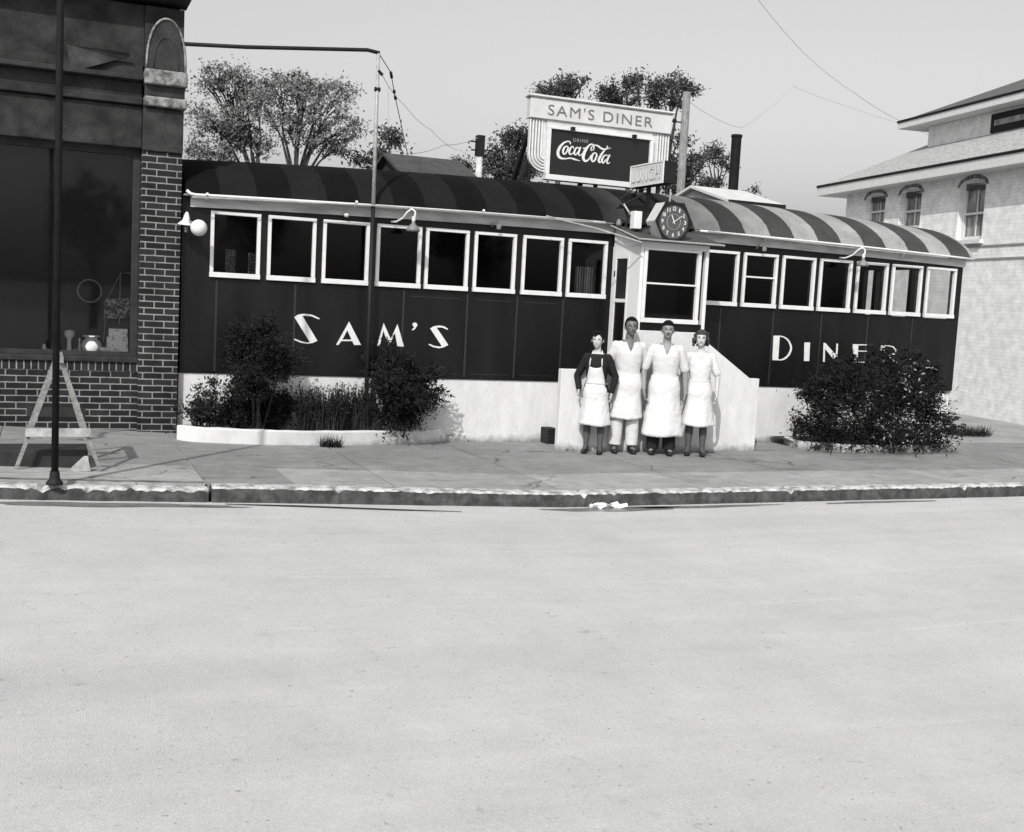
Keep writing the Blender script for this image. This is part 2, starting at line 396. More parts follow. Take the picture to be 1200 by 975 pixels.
# irregular crack lines (narrow dark gaps) in the slabs
def flat_blob(mb, pts, dz=.004, z0=0.0):
    mb.add([(p[0], p[1], gz(p[0])+z0+dz) for p in pts], [tuple(range(len(pts)))])
mb = MB()
for (cx, cy, rx, ry) in [(5.55, -4.18, .75, .11), (6.6, -4.16, .9, .06), (.5, -4.2, .95, .10), (1.45, -4.24, .28, .035), (9.0, -4.15, .8, .05)]:
    n = 34; pts = []
    for k in range(n):
        a = 2*PI*k/n; q = 1+.12*math.sin(3*a+cx)+.1*math.sin(7*a)+random.uniform(-.05, .05)
        pts.append((cx+rx*q*math.cos(a), min(cy+ry*q*math.sin(a), KY-.012)))
    flat_blob(mb, pts, .004, -RZ)
tag(mb.build('puddle', puddle, fixn=False), kind='structure')
# fallen stick in the gutter
a, b = atz(245, 591, -.05), atz(526, 602, -.13)
mb = MB(); p0 = Vector((1.55, -4.13, gz(1.5)-RZ+.008)); p1 = Vector((3.75, -4.36, gz(3.7)-RZ+.008))
mb.tube([p0, p0.lerp(p1, .3)+Vector((0, .015, 0)), p0.lerp(p1, .7)+Vector((0, -.01, 0)), p1], [.004, .009, .008, .003], 6)
tag(mb.build('stick', wood_d, org=p0), 'long thin dark stick lying in the gutter before the planter', 'stick')
# paper scraps
def scrap(c, sx, sy, seed, label):
    rr = random.Random(seed); mb = MB(); n = 6; vs = []
    for j in range(n):
        for i in range(n):
            vs.append((c[0]+sx*(i/(n-1)-.5)+rr.uniform(-.012, .012), c[1]+sy*(j/(n-1)-.5)+rr.uniform(-.012, .012), c[2]+.012+rr.uniform(0, .035)+.02*math.sin(i*1.3+j)))
    mb.add(vs, [(j*n+i, j*n+i+1, (j+1)*n+i+1, (j+1)*n+i) for j in range(n-1) for i in range(n-1)])
    o = mb.build('paper_scrap', paper, org=c, fixn=False); tag(o, label, 'litter', 'paper scraps in the gutter')
scrap((5.34, -4.12, -RZ), .17, .07, 2, 'small flat scrap of white paper in the gutter, left one of two')
scrap((5.56, -4.10, -RZ), .22, .10, 5, 'larger crumpled scrap of white paper in the gutter, right one of two')

# ------------------------------------------------------------------ DINER
DX0, DX1 = 1.572, 13.97
def ez(X): return 3.05+.085*(1-((X-8)/6.2)**2)
def cz(X): return 3.60+.16*(1-((X-8)/6.2)**2)
diner = thing('diner', (7.8, 1.5, 0), 'long low black dining car with striped barrel roof and white framed windows', 'diner')
ZB, ZW0, ZW1 = .862, 2.057, 2.867
# foundation
mb = MB(); mb.box(DX0, DX1-.03, .02, 2.95, -.1, ZB-.002); mb.build('foundation', whitewash, diner)
# lower wall: enamel panels with narrow seams
mb = MB(); x = DX0; seams = [1.572, 2.0, 2.98, 3.97, 4.42, 5.32, 6.05, 6.75, 7.49, 8.58, 9.35, 10.3, 11.2, 12.1, 13.0, DX1]
for a, b in zip(seams[:-1], seams[1:]): mb.box(a+.002, b-.002, 0, .1, ZB, ZW0-.01)
mb.box(DX0, DX1, 2.86, 2.96, ZB, ZW0-.01); mb.box(DX0, DX0+.1, .1, 2.86, ZB, 3.1); mb.box(DX1-.1, DX1, .1, 2.86, ZB, ZW0-.01)
mb.build('lower_wall', enamel, diner, bevel=.006)
mb = MB()
for s in seams[1:-1]:
    if not 7.3 < s < 8.9: mb.box(s-.014, s+.014, -.006, .0, ZB+.03, ZW0-.03)
for (a, b) in ((4.46, 5.28), (5.36, 6.01), (6.09, 6.71)): mb.box(a+.06, b-.06, -.004, 0, ZW0-.11, ZW0-.10); mb.box(a+.05, b-.05, -.004, 0, ZB+.07, ZB+.078)
mb.split('panel_strip', mat('enamel_strip', .02, .35), diner)
LW = [1.91, 2.61, 3.31, 4.02, 4.69, 5.38, 6.09, 6.78]; RW = [8.99, 9.69, 10.39, 11.09, 11.8, 12.5, 13.21]
WW = .61
# upper wall: mullions and header
mb = MB(); allw = LW+RW; edges = [DX0]+[q for w_ in LW for q in (w_+.02, w_+WW-.02)]+[7.49]
for i in range(0, len(edges), 2): mb.box(edges[i], edges[i+1], .004, .1, ZW0-.01, 3.02)
edges = [8.6]+[q for w_ in RW for q in (w_+.02, w_+WW-.02)]+[DX1]
for i in range(0, len(edges), 2): mb.box(edges[i], edges[i+1], .004, .1, ZW0-.01, 3.02)
for w_ in allw: mb.box(w_+.02, w_+WW-.02, .006, .1, ZW1-.02, 3.02)
# back wall with openings near the right end, and end wall with windows
bx = [DX0, 12.0, 12.65, 12.8, 13.45, DX1]
mb.box(bx[0], bx[5], 2.86, 2.96, ZW0-.01, 3.1)
for a, b in ((.1, .14), (1.06, 1.14), (1.60, 2.05), (2.3, 2.86)): mb.box(DX1-.1, DX1, a, b, ZW0-.01, 3.1)
for a, b in ((.14, 1.06), (1.14, 1.60), (2.05, 2.3)): mb.box(DX1-.1, DX1, a, b, ZW1, 3.1)
mb.build('upper_wall', enamel, diner)
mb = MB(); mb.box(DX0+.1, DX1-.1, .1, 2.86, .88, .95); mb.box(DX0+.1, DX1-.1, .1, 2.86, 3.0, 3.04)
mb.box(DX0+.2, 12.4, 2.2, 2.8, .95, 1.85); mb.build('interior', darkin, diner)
# windows
def window(x0, w, z0, z1, y, parent, rail=None, tm=.040, bt=.062, st=.042, name='window'):
    f = MB()
    f.box(x0, x0+st, y-.035, y+.03, z0+bt+.002, z1-tm-.002); f.box(x0+w-st, x0+w, y-.035, y+.03, z0+bt+.002, z1-tm-.002)
    f.box(x0, x0+w, y-.037, y+.03, z1-tm, z1); f.box(x0-.004, x0+w+.004, y-.05, y+.03, z0, z0+bt)
    if rail: f.box(x0+st, x0+w-st, y-.02, y+.015, rail-.012, rail+.012)
    fo = f.build(name, trim, parent, bevel=.004)
    p = MB(); p.box(x0+st, x0+w-st, y+.018, y+.022, z0+bt, z1-tm); p.build('pane', glass, fo)
    return fo
for i, w_ in enumerate(LW+RW):
    window(w_, WW, ZW0, ZW1, 0, diner, rail=(2.51 if i == 9 else None))
# fascia, gutter, soffit
def strip(mb, y0, y1, za, zb, fx, x0=DX0, x1=DX1, n=24):
    for i in range(n):
        a = x0+(x1-x0)*i/n; b = x0+(x1-x0)*(i+1)/n; pa, pb = fx(a), fx(b)
        vs = [(a, y0, pa+za), (b, y0, pb+za), (b, y1, pb+za), (a, y1, pa+za), (a, y0, pa+zb), (b, y0, pb+zb), (b, y1, pb+zb), (a, y1, pa+zb)]
        mb.add(vs, [(0, 3, 2, 1), (4, 5, 6, 7), (0, 1, 5, 4), (3, 7, 6, 2)]+([(0, 4, 7, 3)] if i == 0 else [])+([(1, 2, 6, 5)] if i == n-1 else []))
mb = MB(); strip(mb, -.045, .0, -.155, -.03, ez, 1.66, 7.47); strip(mb, -.045, .0, -.155, -.03, ez, 8.62, DX1+.0)
mb.split('fascia', mat('weathered_shaded_fascia', .30, .8, 0, 4, .1, 30, col2=.50, ramp=(.35, .62), stretch=(.5, 1, 3)), diner)  # weathered white, darkened too for the shade below the gutter
mb = MB(); strip(mb, -.15, .06, -.028, -.008, ez, DX0, 7.40); strip(mb, -.15, .06, -.028, -.008, ez, 8.72, DX1+.06); mb.split('soffit', greymetal, diner)
mb = MB(); mb.tube([(1.60, -.16, ez(1.6)+.03), (1.64, -.175, ez(1.64)-.008)]+[(x, -.175, ez(x)-.02) for x in np.linspace(1.7, 7.25, 14)], .019, 8)
mb.tube([(x, -.17, ez(x)-.02) for x in np.linspace(8.8, DX1+.05, 14)], .017, 8)
mb.split('gutter', trim, diner, smooth=True)
# barrel roof
def mk_roof():
    M = bpy.data.materials.new('striped_canvas_roof'); M.use_nodes = True; nt = M.node_tree; N = nt.nodes; L = nt.links
    b = N['Principled BSDF']; b.inputs['Roughness'].default_value = .9; b.inputs['Specular IOR Level'].default_value = .06
    geo = N.new('ShaderNodeNewGeometry'); sp = N.new('ShaderNodeSeparateXYZ'); L.new(geo.outputs['Position'], sp.inputs[0])
    def math_(op, a, b_=None, v=None):
        q = N.new('ShaderNodeMath'); q.operation = op; L.new(a, q.inputs[0])
        if b_ is not None: L.new(b_, q.inputs[1])
        elif v is not None: q.inputs[1].default_value = v
        return q.outputs[0]
    nz = N.new('ShaderNodeTexNoise'); nz.inputs['Scale'].default_value = 9; nz.inputs['Detail'].default_value = 6; L.new(geo.outputs['Position'], nz.inputs['Vector'])
    x = math_('ADD', sp.outputs[0], math_('MULTIPLY', nz.outputs['Fac'], v=.03))
    def stripes(off):
        t = math_('MODULO', math_('ADD', math_('SUBTRACT', x, v=off), v=87.5), v=.875); return math_('LESS_THAN', t, v=.43)   # 1 = dark
    sl, sr = stripes(2.456), stripes(10.04+.015)
    right = math_('GREATER_THAN', x, v=8.3)
    q = N.new('ShaderNodeMix'); L.new(right, q.inputs[0]); L.new(sl, q.inputs[2]); L.new(sr, q.inputs[3]); dk = q.outputs[0]
    sheen_ramp = N.new('ShaderNodeMapRange'); sheen_ramp.interpolation_type = 'SMOOTHSTEP'; sheen_ramp.inputs[1].default_value = 6.9; sheen_ramp.inputs[2].default_value = 11.0; L.new(x, sheen_ramp.inputs[0])
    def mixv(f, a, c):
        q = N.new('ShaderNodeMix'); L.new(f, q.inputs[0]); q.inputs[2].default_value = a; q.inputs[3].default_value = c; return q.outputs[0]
    lt = mixv(sheen_ramp.outputs[0], .013, .29); dd = mixv(sheen_ramp.outputs[0], .006, .055)  # sheen painted into the stripes: dark at left, paler to the right
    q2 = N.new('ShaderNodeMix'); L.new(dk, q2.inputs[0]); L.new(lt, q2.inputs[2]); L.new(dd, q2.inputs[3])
    n4 = N.new('ShaderNodeTexNoise'); n4.inputs['Scale'].default_value = 60; n4.inputs['Detail'].default_value = 4; L.new(geo.outputs['Position'], n4.inputs['Vector'])
    mr = N.new('ShaderNodeMapRange'); mr.inputs[1].default_value = .3; mr.inputs[2].default_value = .7; mr.inputs[3].default_value = .7; mr.inputs[4].default_value = 1.2; L.new(n4.outputs['Fac'], mr.inputs[0])
    n5 = N.new('ShaderNodeTexNoise'); n5.inputs['Scale'].default_value = 3; n5.inputs['Detail'].default_value = 8; L.new(geo.outputs['Position'], n5.inputs['Vector'])
    mr2 = N.new('ShaderNodeMapRange'); mr2.inputs[1].default_value = .3; mr2.inputs[2].default_value = .7; mr2.inputs[3].default_value = .78; mr2.inputs[4].default_value = 1.12; L.new(n5.outputs['Fac'], mr2.inputs[0])
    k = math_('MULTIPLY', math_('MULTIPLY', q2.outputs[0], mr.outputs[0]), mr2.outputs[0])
    cb = N.new('ShaderNodeCombineColor'); [L.new(k, cb.inputs[i]) for i in range(3)]; L.new(cb.outputs[0], b.inputs['Base Color'])
    bp = N.new('ShaderNodeBump'); bp.inputs['Strength'].default_value = .3; bp.inputs['Distance'].default_value = .01; L.new(n4.outputs['Fac'], bp.inputs['Height']); L.new(bp.outputs[0], b.inputs['Normal'])
    return M
mb = MB(); nx, ny = 60, 26; vs = []; rx0, rx1 = DX0+.02, DX1+.07
for i in range(nx+1):
    x = rx0+(rx1-rx0)*i/nx
    for j in range(ny+1):
        a = -1+2*j/ny; y = 1.48+1.63*a; f = (1-abs(a)**2.0)**.72
        vs.append((x, y, ez(x)+(cz(x)-ez(x))*f+.0))
fs = [(i*(ny+1)+j, (i+1)*(ny+1)+j, (i+1)*(ny+1)+j+1, i*(ny+1)+j+1) for i in range(nx) for j in range(ny)]
mb.add(vs, fs); mb.add([vs[j] for j in range(ny+1)], [tuple(range(ny+1))]); mb.add([vs[nx*(ny+1)+j] for j in range(ny+1)], [tuple(range(ny+1))])
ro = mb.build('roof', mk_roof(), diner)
for p in ro.data.polygons:
    if len(p.vertices) == 4: p.use_smooth = True
# roof seams
mb = MB()
for k in range(27):
    x = 2.456-.875+.4375*k+.02
    if x < rx0+.05 or x > rx1-.05: continue
    pts = []
    for j in range(ny//2+3):
        a = -1+2*j/ny; y = 1.48+1.63*a; f = (1-abs(a)**2.0)**.72; pts.append((x, y-.002, ez(x)+(cz(x)-ez(x))*f+.003))
    mb.tube(pts, .006, 4)
# conduit running along the roof edge with insulators
cdt = thing('roof_conduit', (1.7, -.13, 3.2), 'thin pipe with insulators running along the roof edge left of the clock', 'pipe')
mb = MB(); P = [at(225, 231, -.24), at(330, 236, -.24), at(442, 241, -.24), at(570, 250, -.24), at(695, 259, -.24)]
mb.tube(P, .010, 6); mb.build('pipe', galv, cdt)
for px, py in ((243, 230), (418, 239), (567, 249)):
    p = at(px, py, -.24); q = MB(); q.tube([p+Vector((0, .09, -.03)), p+Vector((0, 0, .03))], [.012, .018], 8); q.build('insulator', trim, cdt)
cd2 = thing('roof_conduit', (9.0, -.13, 3.2), 'thin pale pipe along the roof edge right of the clock', 'pipe')
mb = MB(); P = [at(830, 271, -.22), at(900, 279, -.22), at(985, 289, -.22), at(1110, 302, -.22)]; mb.tube(P, .009, 6); mb.build('pipe', galv, cd2)
for px, py in ((899, 278), (1060, 298)):
    p = at(px, py, -.13); q = MB(); q.tube([p+Vector((0, .06, -.05)), p+Vector((0, 0, .03))], [.012, .018], 8); q.build('insulator', trim, cd2)
# lettering
def letters(polys, ox, oy, sc, name, label):
    for k, rings in enumerate(polys):
        mb = MB(); me = curve_mesh(splines=[[((lambda p: (p.x, p.z))(at(ox+x/sc, oy+y/sc, -.012))) for x, y in ring] for ring in rings], depth=.010)
        mb.mesh(me, lambda c: Vector((c.x, -.008-c.z, c.y)))
        tag(mb.build(name, trim, diner), label[k])
S1 = [(30, 130), (55, 113), (100, 105), (155, 113), (207, 138), (203, 146), (150, 124), (98, 120), (88, 124), (192, 296), (160, 311), (120, 318), (75, 310), (28, 290), (31, 281), (80, 300), (125, 308), (138, 305)]
A1 = [(415, 162), (498, 325), (450, 326), (437, 298), (360, 298), (340, 325), (324, 325)]; A2 = [(367, 288), (432, 288), (402, 222)]
M1 = [(612, 333), (658, 172), (708, 285), (755, 180), (800, 336), (755, 336), (737, 240), (695, 332), (655, 225), (630, 333)]
AP = [(877+17*math.cos(a), 185+17*math.sin(a)) for a in np.linspace(-PI*.95, PI*.35, 12)]+[(880, 212), (860, 224), (857, 219), (872, 203)]
S2 = [(985, 210), (1010, 195), (1050, 188), (1085, 195), (1110, 212), (1105, 219), (1070, 203), (1030, 203), (1112, 325), (1080, 342), (1045, 349), (1005, 341), (975, 325), (978, 317), (1015, 332), (1058, 338), (1066, 333)]
letters([[S1], [A1, A2], [M1], [AP], [S2]], 340, 350, 6, 'letter', ['tall white capital S opening the left word', 'white capital A', 'white capital M', 'white apostrophe', 'small white capital S closing the left word'])
D1 = [(50, 175), (110, 175), (140, 182), (168, 198), (192, 225), (208, 258), (212, 285), (206, 315), (190, 348), (165, 374), (140, 388), (115, 393), (40, 390)]
D2 = [(103, 184), (135, 191), (160, 207), (182, 235), (195, 270), (196, 295), (188, 322), (168, 352), (140, 374), (112, 384), (90, 382)]
I1 = [(322, 235), (370, 235), (362, 398), (318, 398)]
N1 = [(490, 238), (505, 240), (598, 345), (603, 245), (616, 245), (607, 407), (595, 407), (501, 290), (500, 405), (485, 405)]
E1 = [(748, 250), (868, 252), (868, 260), (794, 260), (792, 306), (868, 308), (868, 316), (791, 314), (788, 403), (862, 405), (862, 413), (740, 412)]
R1 = [(990, 260), (1060, 260), (1105, 270), (1129, 302), (1115, 337), (1080, 356), (1137, 414), (1116, 414), (1060, 357), (1026, 357), (1022, 412), (985, 412)]
R2 = [(1030, 269), (1060, 268), (1098, 278), (1117, 303), (1104, 330), (1065, 347), (1027, 348)]
letters([[D1, D2], [I1], [N1], [E1], [R1, R2]], 900, 370, 7.5, 'letter', ['tall white capital D', 'white capital I', 'white capital N', 'white capital E', 'white capital R'])
# porch
PX0, PX1, PY = 7.49, 8.57, -.82
mb = MB()     # side wall (white boards) with door opening Y -.50..-.09
mb.box(PX0, PX0+.05, -.085, 0, .95, 2.80); mb.box(PX0, PX0+.05, PY+.0, -.50, .95, 2.80); mb.box(PX0, PX0+.05, -.50, -.085, 2.70, 2.80)
mb.prism([(-.02, 2.801), (-.02, 3.07), (PY+.002, 2.87), (PY+.002, 2.801)], (PX0+.002, 0, 0), Y_, Z_, X_, .046)
mb.box(PX1-.05, PX1, PY, 0, .95, 2.86)
mb.box(PX0+.05, PX1-.05, PY+.004, PY+.05, 2.78, 2.86)
porch = mb.build('porch', white, diner, bevel=.004)
mb = MB(); mb.box(PX0+.05, PX1-.05, PY+.006, PY+.05, .95, 1.765); mb.build('porch_front_panel', enamel, porch)
mb = MB(); mb.box(PX0-.012, PX0, -.20, -.19, 2.0, 2.55);
for z in (2.70, 2.72): pass
mb = MB(); y0, y1 = -.50, -.085; xx = PX0-.006
mb.box(xx, xx+.04, y1-.045, y1, .95, 2.70); mb.box(xx, xx+.04, y0, y0+.045, .95, 2.70); mb.box(xx, xx+.04, y0+.045, y1-.045, 2.63, 2.70); mb.box(xx, xx+.04, y0+.045, y1-.045, 2.02, 2.07)
door = mb.build('porch_door', trim, porch, bevel=.004)
mb = MB(); mb.box(xx+.015, xx+.02, y0+.045, y1-.045, .95, 2.02); mb.box(xx+.015, xx+.02, y0+.045, y1-.045, 2.07, 2.63); mb.build('door_screen', enamel, porch)
mb = MB(); mb.box(xx-.014, xx, y1-.03, y1-.015, 2.38, 2.46); mb.box(xx-.014, xx, y1-.03, y1-.015, 1.30, 1.38); mb.split('hinge', blackmetal, porch)
wf = window(PX0+.055, .90, 1.765, 2.78, PY+.02, porch, rail=2.30, st=.05, tm=.03, name='porch_window')
mb = MB(); mb.box(PX0+.053, PX1-.053, -.10, -.08, 1.0, 2.8); mb.box(PX1-.058, PX1-.052, PY+.06, -.11, .96, 2.84); mb.box(PX0+.052, PX0+.058, PY+.06, -.52, .96, 2.76); mb.box(PX0+.06, PX1-.06, PY+.06, -.11, .94, .955); mb.build('porch_shade_lining', darkin, porch)  # dark sheets added as shade over the sunlit white inner walls
# porch roof: low lean-to with hipped side
mb = MB(); zt, zf = 3.12, 2.885
vs = [(7.42, .02, zt), (8.72, .02, zt), (8.72, -.95, zf), (7.36, -.95, zf), (7.42, .02, zt-.03), (8.72, .02, zt-.03), (8.72, -.95, zf-.035), (7.36, -.95, zf-.035)]
mb.add(vs, [(0, 1, 2, 3), (7, 6, 5, 4), (3, 2, 6, 7), (0, 3, 7, 4), (1, 5, 6, 2)]); mb.build('porch_roof', tar, diner, bevel=.004)
mb = MB(); mb.tube([(7.36, -.96, zf-.01), (8.72, -.96, zf-.01)], .012, 6); mb.tube([(7.35, -.95, zf), (7.36, 0, zt)], .012, 6)
mb.tube([at(640, 253, -.3), at(700, 268, -.6), at(752, 284, -1.0)], .010, 6); mb.split('porch_roof_edge', galv, diner)
# things seen through windows
def curtain(x0, x1, z0, z1, y, label, m=curtain_m, amp=.015):
    mb = MB(); n = 24; vs = []
    for j in (0, 1):
        for i in range(n+1): vs.append((x0+(x1-x0)*i/n, y+amp*math.sin(i*1.9), z0 if j == 0 else z1))
    mb.add(vs, [(i, i+1, n+2+i, n+1+i) for i in range(n)]); o = mb.build('curtain', m, org=((x0+x1)/2, y, z0), fixn=False)
    s = o.modifiers.new('s', 'SOLIDIFY'); s.thickness = .006
    tag(o, label, 'curtain', 'curtains behind the diner windows'); return o
curtain(2.13, 2.25, 2.09, 2.41, .16, 'patterned half curtain in the middle of the leftmost diner window')
curtain(2.41, 2.50, 2.09, 2.39, .16, 'patterned half curtain at the right side of the leftmost diner window')
mb = MB(); mb.tube([(2.10, .16, 2.52), (2.25, .16, 2.52)], .007, 6); mb.tube([(2.38, .16, 2.52), (2.53, .16, 2.52)], .007, 6)
stripe_m = bpy.data.materials.new('striped_cloth'); stripe_m.use_nodes = True
def _st():
    nt = stripe_m.node_tree; N = nt.nodes; L = nt.links; b = N['Principled BSDF']; b.inputs['Roughness'].default_value = .9
    g = N.new('ShaderNodeNewGeometry'); w = N.new('ShaderNodeTexWave'); w.inputs['Scale'].default_value = 8; w.inputs['Distortion'].default_value = .6; L.new(g.outputs['Position'], w.inputs[0])
    r = N.new('ShaderNodeValToRGB'); r.color_ramp.elements[0].color = (.03, .03, .03, 1); r.color_ramp.elements[1].color = (.5, .5, .5, 1); L.new(w.outputs['Fac'], r.inputs[0]); L.new(r.outputs[0], b.inputs['Base Color'])
_st()
curtain(7.02, 7.30, 2.09, 2.50, .2, 'striped cloth hanging behind the diner window left of the porch', stripe_m, .02)
curtain(12.86, 12.96, 2.09, 2.78, .45, 'white curtain edge inside the second window from the right end', cloth_w)
curtain(12.98, 13.05, 2.09, 2.78, .9, 'narrow white curtain deeper inside the second window from the right end', cloth_w)
tag(MB().lathe([(.0, 0), (.07, 0), (.075, .16), (.05, .2), (.05, .26), (0, .26)], (11.95, .35, 2.09), seg=14).build('jar', cloth_w, smooth=True, org=(11.95, .35, 2.09)), 'pale jar standing inside the third window from the right end', 'jar')

# ------------------------------------------------------------------ entrance steps
steps = thing('entrance_steps', (8.0, -.45, 0), 'white masonry side wall and steps below the diner porch', 'steps')
sy = -.93
pp = [at(*q, sy) for q in ((655, 527), (658, 431), (673, 431), (741, 386), (824, 398), (876, 441), (886, 441), (883, 528))]
xs = [p.x for p in pp]; zt2 = 1.66
xl, xr = 6.35, 9.48
poly = [(xl, -.05), (xl, 1.10), (at(738, 400, sy).x, 1.10), (at(738, 400, sy).x, 1.655), (xl+2.02, 1.655), (xr-.16, 1.04), (xr, 1.04), (xr, -.05)]
mb = MB(); mb.prism(poly, (0, sy, 0), X_, Z_, Y_, .10); mb.build('side_wall', whitewash, steps, bevel=.008)
mb = MB()
for k in range(5):
    mb.box(xl+.30+.17*k, 8.5, sy+.102, -.001, 0.0+.18*k+(.001 if k else -.05), .18*(k+1))
mb.build('step', whitewash, steps)
mb = MB(); mb.box(8.5+.002, xr-.3, sy+.102, -.012, -.05, .85); mb.build('landing_block', whitewash, steps)

# ------------------------------------------------------------------ BRICK BUILDING (left)
bb = thing('brick_building', (-1, 4, .15), 'dark brick shop building with stone cornice and display window at the left', 'building')
BX = 1.545
# pilaster
mb = MB(); mb.box(1.09, BX, -.10, .25, 0, 3.50); mb.build('brick_pilaster', brick, bb)
mb = MB(); mb.box(-6, 1.088, .03, .28, 0, .86); mb.build('stall_wall', brick, bb)
mb = MB(); mb.box(-6, 1.088, .022, .29, .862, .965); mb.build('soldier_course', soldier, bb)
mb = MB(); mb.box(-6, 1.088, -.01, .30, .967, 1.03); mb.build('sill', stone_d, bb, bevel=.01)
mb = MB(); mb.box(-6.0, 1.086, .10, .3, 3.45, 3.66); mb.box(1.0, 1.086, .09, .2, 1.03, 3.45); mb.box(-6, 1.0, .11, .17, 1.03, 1.09); mb.box(-1.62, -1.55, .10, .18, 1.03, 3.45)
mb.split('window_frame', wood_d, bb, bevel=.005)
mb = MB(); mb.box(-1.55, 1.0, .14, .145, 1.09, 3.45); mb.box(-6, -1.62, .14, .145, 1.09, 3.45); mb.split('display_pane', glass, bb)
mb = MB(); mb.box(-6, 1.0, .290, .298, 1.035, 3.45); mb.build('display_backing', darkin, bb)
# stone lintel and mouldings
mb = MB(); mb.box(-6, 1.085, -.03, .3, 3.53, 4.02); mb.box(1.087, BX+.004, -.13, .3, 3.502, 4.0); mb.split('lintel', stone_d, bb, bevel=.012)
mb = MB(); mb.box(1.09, BX+.03, -.20, .3, 4.02, 4.13); mb.box(1.09, BX+.03, -.22, .3, 4.27, 4.44)
mb.split('pilaster_moulding', stone_l, bb, bevel=.015)
mb = MB(); mb.box(1.10, BX+.01, -.14, .3, 4.131, 4.269); mb.box(-6, 1.08, -.09, .3, 4.03, 4.12); mb.box(-6, 1.08, -.02, .3, 4.122, 4.30); mb.box(-6, 1.08, -.16, .3, 4.302, 4.36)
mb.split('cornice', stone_d, bb, bevel=.012)
# arched console block above pilaster
arc_ = [(.228*math.cos(a), .60*math.sin(a)**.8) for a in np.linspace(0, PI, 22)]
mb = MB(); mb.prism([(.228, 0)]+arc_[1:-1]+[(-.228, 0)], (1.332, -.16, 4.445), X_, Z_, Y_, .16); mb.build('console_bracket', stone_d, bb, bevel=.012)
mb = MB(); mb.tube([(1.332+p[0]*.97, -.165, 4.45+p[1]*.98) for p in arc_], .014, 6); mb.build('console_rim', stone_l, bb, smooth=True)
mb = MB(); mb.tube([(1.332+p[0]*.62, -.160, 4.45+p[1]*.62) for p in arc_], .010, 6); mb.build('console_rim', stone_d, bb, smooth=True)
mb = MB(); mb.box(-6, 1.08, .0, .3, 4.362, 4.5); mb.box(-6, 1.095, .05, .3, 4.502, 5.2); mb.box(-6, BX+.05, -.25, .3, 5.27, 5.55); mb.box(1.10, BX, .001, .3, 4.445, 5.2)
mb.box(-6, BX-.02, .302, 8, 0, 6.3); mb.box(-6, BX-.002, .25, .300, 5.552, 6.3)
mb.split('upper_wall', stone_d, bb)
# hollow shop window space in front of that mass: recessed display box
# (the wall mass starts behind the glass at y=.302, so display goods stand on a shallow shelf)
# awning box, pale faded panel
mb = MB(); a0, a1, a2, a3 = at(78, 52, -.12), at(152, 62, -.12), at(152, 66, -.05), at(84, 84, -.05)
mb.add([a0, a1, a2, a3, a0+Vector((0, .1, 0)), a1+Vector((0, .1, 0)), a2+Vector((0, .04, 0)), a3+Vector((0, .04, 0))], [(0, 1, 2, 3), (7, 6, 5, 4), (0, 4, 5, 1), (1, 5, 6, 2), (2, 6, 7, 3), (3, 7, 4, 0)])
mb.build('transom_panel', mat('faded_dark_paint', .03, .9, 0, 6, .2, 30, col2=.075, ramp=(.35, .65)), bb)
# display goods on a shelf
sh_y = .235
def disp(name, mb, m, c, label, cat, smooth=True): tag(mb.build(name, m, org=c, smooth=smooth), label, cat)
zs = 1.032
c = at(105, 341, sh_y); mb = MB(); mb.tube([c+Vector((.135*math.cos(a), 0, .135*math.sin(a))) for a in np.linspace(0, 2*PI, 33)], .010, 6); disp('hoop', mb, mat('grey_hoop', .20, .5), (c.x, c.y, c.z-.14), 'thin pale hoop hanging in the shop window', 'hoop')
c = at(81, 410, sh_y); mb = MB(); mb.lathe([(0, 0), (.045, 0), (.05, .02), (.028, .05), (.022, .17), (.03, .2), (.055, .225), (.06, .26), (.045, .29), (0, .30)], (c.x, c.y-.03, zs)); disp('vase', mb, white, (c.x, c.y-.03, zs), 'slim white vase with round head in the shop window', 'vase')
c = at(107, 410, sh_y); mb = MB(); mb.lathe([(0, 0), (.06, 0), (.105, .05), (.12, .11), (.10, .17), (.07, .19), (.07, .215), (.10, .225), (.10, .24), (0, .24)], (c.x, c.y-.0, zs), seg=24); disp('round_jar', mb, white, (c.x, c.y, zs), 'round bellied white jar in the middle of the shop window', 'jar')
for (x0, x1, z0, z1, lab) in ((.66, .985, zs, .10, 'bottom'), (.74, .98, zs+.102, .13, 'middle'), (.76, .975, zs+.234, .10, 'topmost')):
    mb = MB(); mb.box(x0, x1, .17, .29, z0, z0+z1); disp('carton', mb, mat('printed_carton', .15, .8, 0, 24, col2=.85, ramp=(.36, .46)), ((x0+x1)/2, .23, z0), lab+' pale printed carton of the stack in the shop window', 'carton', False)
fr = thing('display_rack', (.9, .25, 1.4), 'thin wire display rack behind the cartons in the shop window', 'rack')
mb = MB(); p = [at(140, 380, sh_y), at(141, 320, sh_y), at(154, 320, sh_y)]; mb.tube(p, .005, 5); mb.tube([at(140, 323, sh_y), at(126, 350, sh_y), at(121, 400, sh_y)], .003, 5)
for yy in (351, 364, 372): mb.tube([at(124, yy, sh_y), at(153, yy-1, sh_y)], .005, 5)
mb.build('wire', galv, fr)
for i, (px, w_) in enumerate(((60, .05), (73, .035), (90, .05), (100, .045), (118, .05))):
    c = at(px, 410, sh_y); mb = MB(); mb.ball((c.x, .20, zs+w_*.8), w_, w_*.8, w_*.8, 10, 6)
    disp('trinket', mb, mat('shop_goods', .03, .5, 0, 30, col2=.5, ramp=(.5, .56)), (c.x, .2, zs), ['small pale lump beside the pole in the shop window', 'small mottled ornament left of the white vase foot', 'mottled ornament between vase and round jar', 'dark mottled ornament before the round jar', 'mottled ornament between round jar and cartons'][i], 'ornament')

